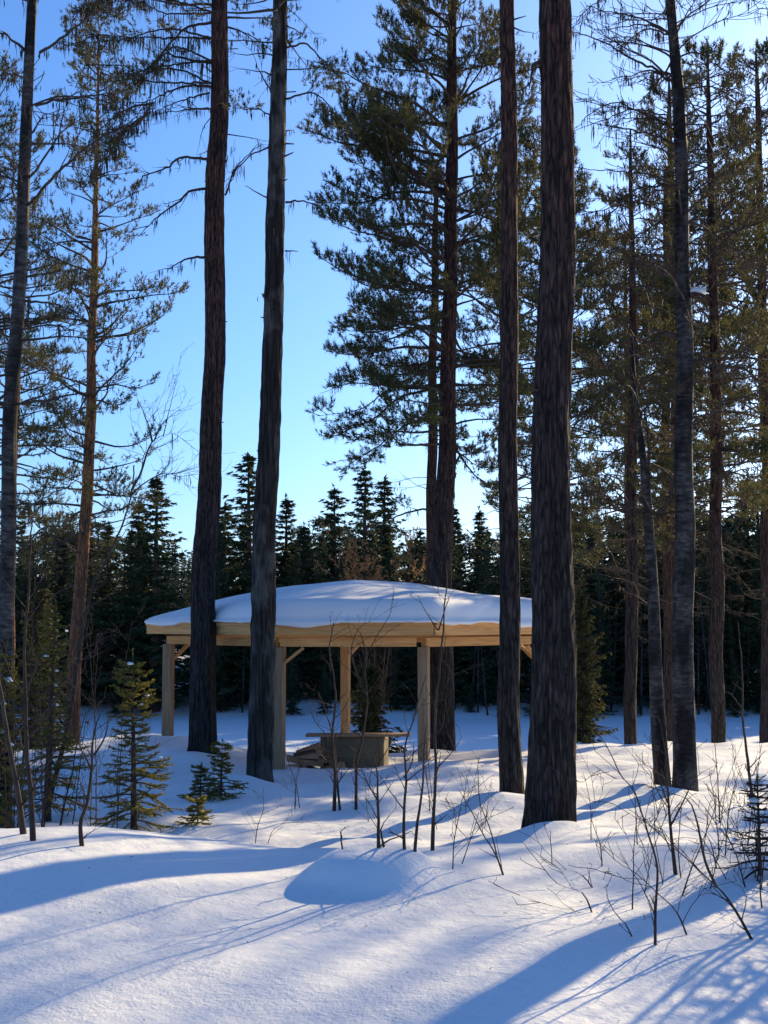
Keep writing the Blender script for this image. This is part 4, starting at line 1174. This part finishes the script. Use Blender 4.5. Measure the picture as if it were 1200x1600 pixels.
def build_undergrowth():
    # young spruces, left
    def sp_at(px, py_base, py_top, Rpx, label, seed, d=None, **kw):
        if d is None:
            b = hit(px, py_base); d = b[1]
        else:
            b = base_at(px, d)
        top = at(px, py_top, d)[2]
        young_spruce('young_spruce', label, b, top - b[2], Rpx * d / F, seed, 'young spruces in the snow', **kw)
    sp_at(212, 1288, 1022, 78, 'young green spruce with full drooping boughs left of the shelter', 301, d=14.0, snow=6)
    sp_at(75, 1270, 945, 70, 'taller young spruce dotted with snow at the left, beside the leaning alder', 302, d=15.0, snow=9, sparse=.85)
    sp_at(-8, 1270, 1010, 80, 'young spruce cut off by the left edge', 303, d=13.5, snow=8)
    sp_at(345, 1248, 1158, 38, 'knee-high spruce with snow on its boughs before the silver-grey trunk', 304, snow=9)
    sp_at(313, 1250, 1195, 30, 'squat little spruce just left of the knee-high one', 305, snow=7)
    sp_at(309, 1288, 1250, 26, 'tiniest spruce seedling in the snow before the squat one', 306, snow=2)
    sp_at(1188, 1368, 1215, 88, 'dark half-bare spruce bush with snow clumps at the right edge', 307, snow=5, bare=1.0)
    # saplings in the middle
    S = sapling
    S('sapling', 'dark twin-stemmed sapling standing before the wooden box', [([(522, 1267), (523, 1215), (520, 1160), (528, 1080), (520, 1010), (527, 975)], .032), ([(531, 1266), (527, 1220), (524, 1170), (512, 1120), (498, 1080)], .02), ([(523, 1190), (510, 1150), (488, 1120), (478, 1090)], .014)], 401, twig=.45, tw_len=.4)
    S('sapling', 'curving sapling in front of the wooden box, bowing left over the roof edge', [([(556, 1265), (557, 1200), (566, 1150), (572, 1090), (570, 1030), (562, 990), (550, 970)], .026), ([(572, 1085), (560, 1060), (550, 1020), (560, 985), (590, 965), (612, 950)], .012), ([(570, 1030), (590, 990), (605, 960), (612, 925)], .011)], 402, twig=.45, tw_len=.4)
    S('sapling', 'sapling with V of twigs behind the snow crest, left of the tall straight one', [([(592, 1324), (590, 1275), (588, 1230), (584, 1195), (575, 1165)], .018), ([(600, 1324), (594, 1290), (608, 1265)], .011), ([(590, 1250), (575, 1225), (560, 1195)], .009), ([(586, 1200), (600, 1180), (610, 1165)], .008)], 403, twig=.5)
    S('sapling', 'slim upright sapling between the V-shaped and the tall straight saplings', [([(633, 1326), (630, 1270), (633, 1220), (630, 1170), (640, 1120), (655, 1060)], .016), ([(631, 1215), (645, 1190), (650, 1160)], .008)], 404, twig=.5)
    S('sapling', 'sapling leaning right beside the slim upright one', [([(646, 1328), (652, 1290), (660, 1240), (663, 1180), (668, 1130)], .016)], 405, twig=.55)
    S('sapling', 'tallest straight sapling, reaching past the shelter roof', [([(675, 1329), (677, 1270), (680, 1200), (680, 1120), (683, 1040), (685, 980), (688, 930), (690, 880)], .020), ([(684, 985), (665, 955), (655, 930)], .008), ([(685, 985), (695, 955), (704, 930)], .008)], 406, twig=.38, tw_len=.35)
    S('sapling', 'short crooked stub poking from the snow before the wooden box', [([(541, 1326), (534, 1308), (536, 1298), (546, 1290)], .012), ([(534, 1310), (532, 1300), (537, 1295)], .008)], 407, twig=.1)
    S('sapling', 'wispy low sapling beside the firewood heap', [([(460, 1264), (462, 1230), (465, 1190), (466, 1160)], .010), ([(468, 1262), (464, 1230), (452, 1195), (445, 1165)], .007)], 408, twig=.6)
    S('sapling', 'thin twig stem left of the silver-grey trunk\'s foot, bending right', [([(397, 1318), (403, 1290), (413, 1260), (414, 1225)], .007)], 409, twig=.5)
    S('sapling', 'low slanting twig near the crest below the silver-grey trunk', [([(414, 1318), (425, 1300), (445, 1282), (460, 1268)], .006)], 410, twig=.4)
    S('sapling', 'thin sapling arching up-left in front of the thickest trunk', [([(795, 1368), (775, 1335), (755, 1300), (740, 1270), (722, 1240)], .011), ([(776, 1335), (765, 1290), (752, 1250), (750, 1180)], .006)], 411, twig=.4)
    S('sapling', 'pair of hair-thin stems left of the arching sapling', [([(706, 1357), (710, 1320), (722, 1270), (735, 1225)], .006), ([(722, 1350), (735, 1310), (745, 1270)], .005)], 412, twig=.5)
    S('sapling', 'thin shoot standing before the thickest trunk', [([(862, 1352), (863, 1325), (861, 1298)], .006)], 413, twig=.3)
    # left
    S('sapling', 'smooth grey stem curving up along the left edge', [([(40, 1303), (28, 1230), (15, 1150), (8, 1060), (3, 980)], .033)], 414, twig=.25, mat='bark_branch')
    S('sapling', 'dark stem beside the smooth grey one at the left', [([(54, 1314), (48, 1240), (40, 1150), (42, 1060), (48, 980), (60, 870), (66, 800)], .026), ([(42, 1080), (60, 1030), (80, 1000)], .01)], 415, twig=.35, tw_len=.45)
    S('sapling', 'crooked dark sapling with a kinked foot in front of the young green spruce', [([(132, 1322), (126, 1290), (138, 1250), (145, 1200), (150, 1150), (160, 1110)], .022), ([(144, 1205), (130, 1175), (115, 1150)], .012), ([(147, 1180), (165, 1150), (172, 1120)], .012), ([(131, 1310), (137, 1302)], .010)], 416, twig=.4)
    S('sapling', 'slanting dark sapling between the kinked one and the leaning alder', [([(92, 1290), (103, 1245), (115, 1205), (122, 1160), (138, 1110)], .018)], 417, twig=.45)
    S('alder_tree', 'long alder leaning right and forking high at the left', [([(66, 1272), (85, 1220), (102, 1150), (115, 1080), (125, 1000), (140, 920), (165, 860), (190, 810), (205, 760), (208, 715)], .045),
        ([(206, 765), (220, 740), (240, 690), (260, 680), (312, 672)], .02), ([(204, 775), (225, 755), (260, 738), (330, 738)], .02), ([(240, 690), (255, 660), (280, 640), (312, 625)], .012), ([(238, 690), (232, 660), (215, 625)], .012), ([(330, 738), (350, 748), (370, 752)], .008), ([(255, 682), (270, 620), (283, 580)], .008), ([(165, 860), (185, 845), (205, 815)], .012), ([(125, 1000), (150, 920), (165, 905)], .012)],
      418, 'alder', twig=.4, mat='bark_branch', tw_len=.6, d=15.5, lich=.2)
    S('sapling', 'thin dark young birch rising in front of the orange-barked pine', [([(30, 1260), (45, 1080), (55, 950), (65, 850), (66, 780)], .02), ([(60, 880), (80, 830), (110, 800)], .01)], 423, twig=.5, tw_len=.6, d=17.0)
    rng = random.Random(99)
    for k in range(15):
        x = rng.uniform(-5, 185); y = 1292 + rng.uniform(-14, 8); xt = x + rng.uniform(-45, 60); yt = rng.uniform(960, 1180)
        S('sapling', 'thin bare sapling in the thicket along the left edge', [([(x, y), (x + (xt - x) * .3, y + (yt - y) * .35), (x + (xt - x) * .55, y + (yt - y) * .7), (xt, yt)], rng.uniform(.007, .013))], 500 + k,
          group='bare saplings of the left thicket', twig=.5, tw_len=.42, d=rng.uniform(11.5, 16))
    for k in range(9):
        x = rng.uniform(430, 800); y = rng.uniform(1215, 1300); xt = x + rng.uniform(-35, 35); yt = y - rng.uniform(50, 130)
        S('sapling', 'hair-thin bare shoot in the lit snow before the shelter', [([(x, y), ((x + xt) / 2 + rng.uniform(-6, 6), (y + yt) / 2), (xt, yt)], rng.uniform(.004, .007))], 520 + k, group='thin shoots before the shelter', twig=.5, tw_len=.3)
    for k in range(26):
        x = rng.uniform(920, 1195) if k < 16 else rng.uniform(1120, 1200); y = rng.uniform(1250, 1440) if k < 16 else rng.uniform(1330, 1400); xt = x + rng.uniform(-90, 60); yt = y - rng.uniform(70, 170)
        S('shrub', 'fine bare twig of the tangle in the right foreground', [([(x, y), (x + (xt - x) * .4 + rng.uniform(-8, 8), y + (yt - y) * .45), (xt, yt)], rng.uniform(.004, .008))], 540 + k, 'shrub', 'fine twigs of the right-hand tangle', twig=.55, tw_len=.32)
    # shrubs beyond the right edge of the picture that throw streaks of shade over the foreground
    for k in range(9):
        bx = rng.uniform(3.05, 4.3); by = 8.2 + (bx - 3.05) * .9 + rng.uniform(-.5, .9)
        if 600 + bx / by * F < 1240: bx = .33 * by
        gz0 = gz(bx, by); px0 = 600 + bx / by * F; h = rng.uniform(1.8, 3.6)
        def up(f, dx): p = (bx + dx, by, gz0 + h * f); q = 600 + p[0] / p[1] * F; return q
        pts = [(px0, 1300)] + [(px0 + rng.uniform(0, 60) * f, 975 - (gz0 + h * f - EYE) / by * F) for f in (.35, .7, 1.0)]
        S('sapling', 'bare sapling just beyond the right edge of the view', [(pts, rng.uniform(.018, .034))], 560 + k, group='saplings beyond the right edge', twig=.45, tw_len=.4, d=by)
    # right foreground tangle
    S('shrub', 'long dark twig bowing up-left across the snow at the right', [([(1023, 1477), (1024, 1420), (1027, 1367), (1006, 1287), (990, 1245), (963, 1217), (940, 1175), (900, 1137)], .011), ([(963, 1217), (922, 1195)], .006)], 419, 'shrub', twig=.35)
    S('shrub', 'stout dark twig arching from the lower right corner towards the birches', [([(1192, 1468), (1150, 1425), (1122, 1388), (1090, 1363), (1060, 1335), (1020, 1300), (985, 1265)], .013), ([(1120, 1387), (1100, 1340), (1090, 1290), (1075, 1250), (1053, 1240), (1007, 1228), (960, 1212)], .010)], 420, 'shrub', twig=.4)
    S('shrub', 'reddish upright shrub stem below the thick birch', [([(1058, 1367), (1050, 1310), (1045, 1250), (1040, 1180), (1030, 1120)], .018), ([(1048, 1290), (1070, 1250), (1090, 1215), (1115, 1195)], .010), ([(1046, 1260), (1030, 1220), (1020, 1170)], .009)], 421, 'shrub', twig=.5, tw_len=.35)
    S('shrub', 'curved reddish stem at the right, above the half-bare spruce bush', [([(1178, 1265), (1170, 1200), (1162, 1120), (1160, 1050), (1154, 970)], .028), ([(1162, 1110), (1135, 1080), (1118, 1128)], .012)], 422, 'shrub', twig=.3, mat='bark_branch', d=16.0)
    more = [([(945, 1388), (905, 1365), (863, 1353), (817, 1320)], .008, 'long low twig reaching left over the snow under the thickest trunk'),
            ([(935, 1427), (910, 1395), (880, 1383), (843, 1343), (825, 1320)], .008, 'twig sweeping up-left below the long low one'),
            ([(932, 1428), (900, 1422), (870, 1417), (830, 1405), (790, 1395)], .006, 'lowest twig lying almost flat towards the left'),
            ([(998, 1463), (980, 1445), (967, 1430), (950, 1395)], .007, 'short slanting twig left of the long bowing one'),
            ([(1084, 1461), (1060, 1430), (1040, 1407), (1000, 1375), (960, 1350), (925, 1310)], .008, 'slanting twig in the middle of the right-hand tangle'),
            ([(988, 1422), (988, 1370), (990, 1320), (996, 1270)], .007, 'upright twig left of the reddish shrub stem'),
            ([(1125, 1285), (1122, 1220), (1118, 1160), (1112, 1120)], .011, 'thin dark stem right of the thick birch'),
            ([(1055, 1400), (1085, 1350), (1110, 1300), (1130, 1250)], .008, 'twig slanting right below the thick birch'),
            ([(1192, 1418), (1190, 1390), (1194, 1350), (1190, 1300)], .008, 'upright twig at the right edge before the spruce bush'),
            ([(905, 1345), (935, 1375), (960, 1398)], .005, 'hair-thin twig lying in the snow left of the tangle'),
            ([(942, 1352), (938, 1320), (930, 1300), (925, 1280)], .007, 'leafy-tipped small twig in front of the thickest trunk\'s right side')]
    for k, (pts, r, lab) in enumerate(more):
        S('shrub', lab, [(pts, r)], 430 + k, 'shrub', 'twigs of the right-hand tangle', twig=.5, tw_len=.3)

def build_litter():
    rs = np.random.RandomState(12); n = 260
    y = rs.uniform(5, 24, n); x = rs.uniform(-.33, .33, n) * y; a = rs.uniform(0, 6.28, n); L = rs.uniform(.004, .02, n) * (1 + (y > 10) * .6)
    z = ground(x, y) + .004
    S = np.stack([x, y, z, x + np.cos(a) * L, y + np.sin(a) * L, z + rs.uniform(0, .006, n), np.full(n, .0018), np.full(n, .0012)], -1)
    V, Fc = seg_mesh(S, 4)
    tag(link('needle_litter', make_mesh('needle_litter', V, Fc, M['bark_twig'])), 'scattered bark flakes and needles fallen on the snow', 'litter', None, 'stuff')

build_ground()
build_litter()
build_shelter()
build_trees()
build_birches()
build_midground()
build_far_forest()
build_undergrowth()
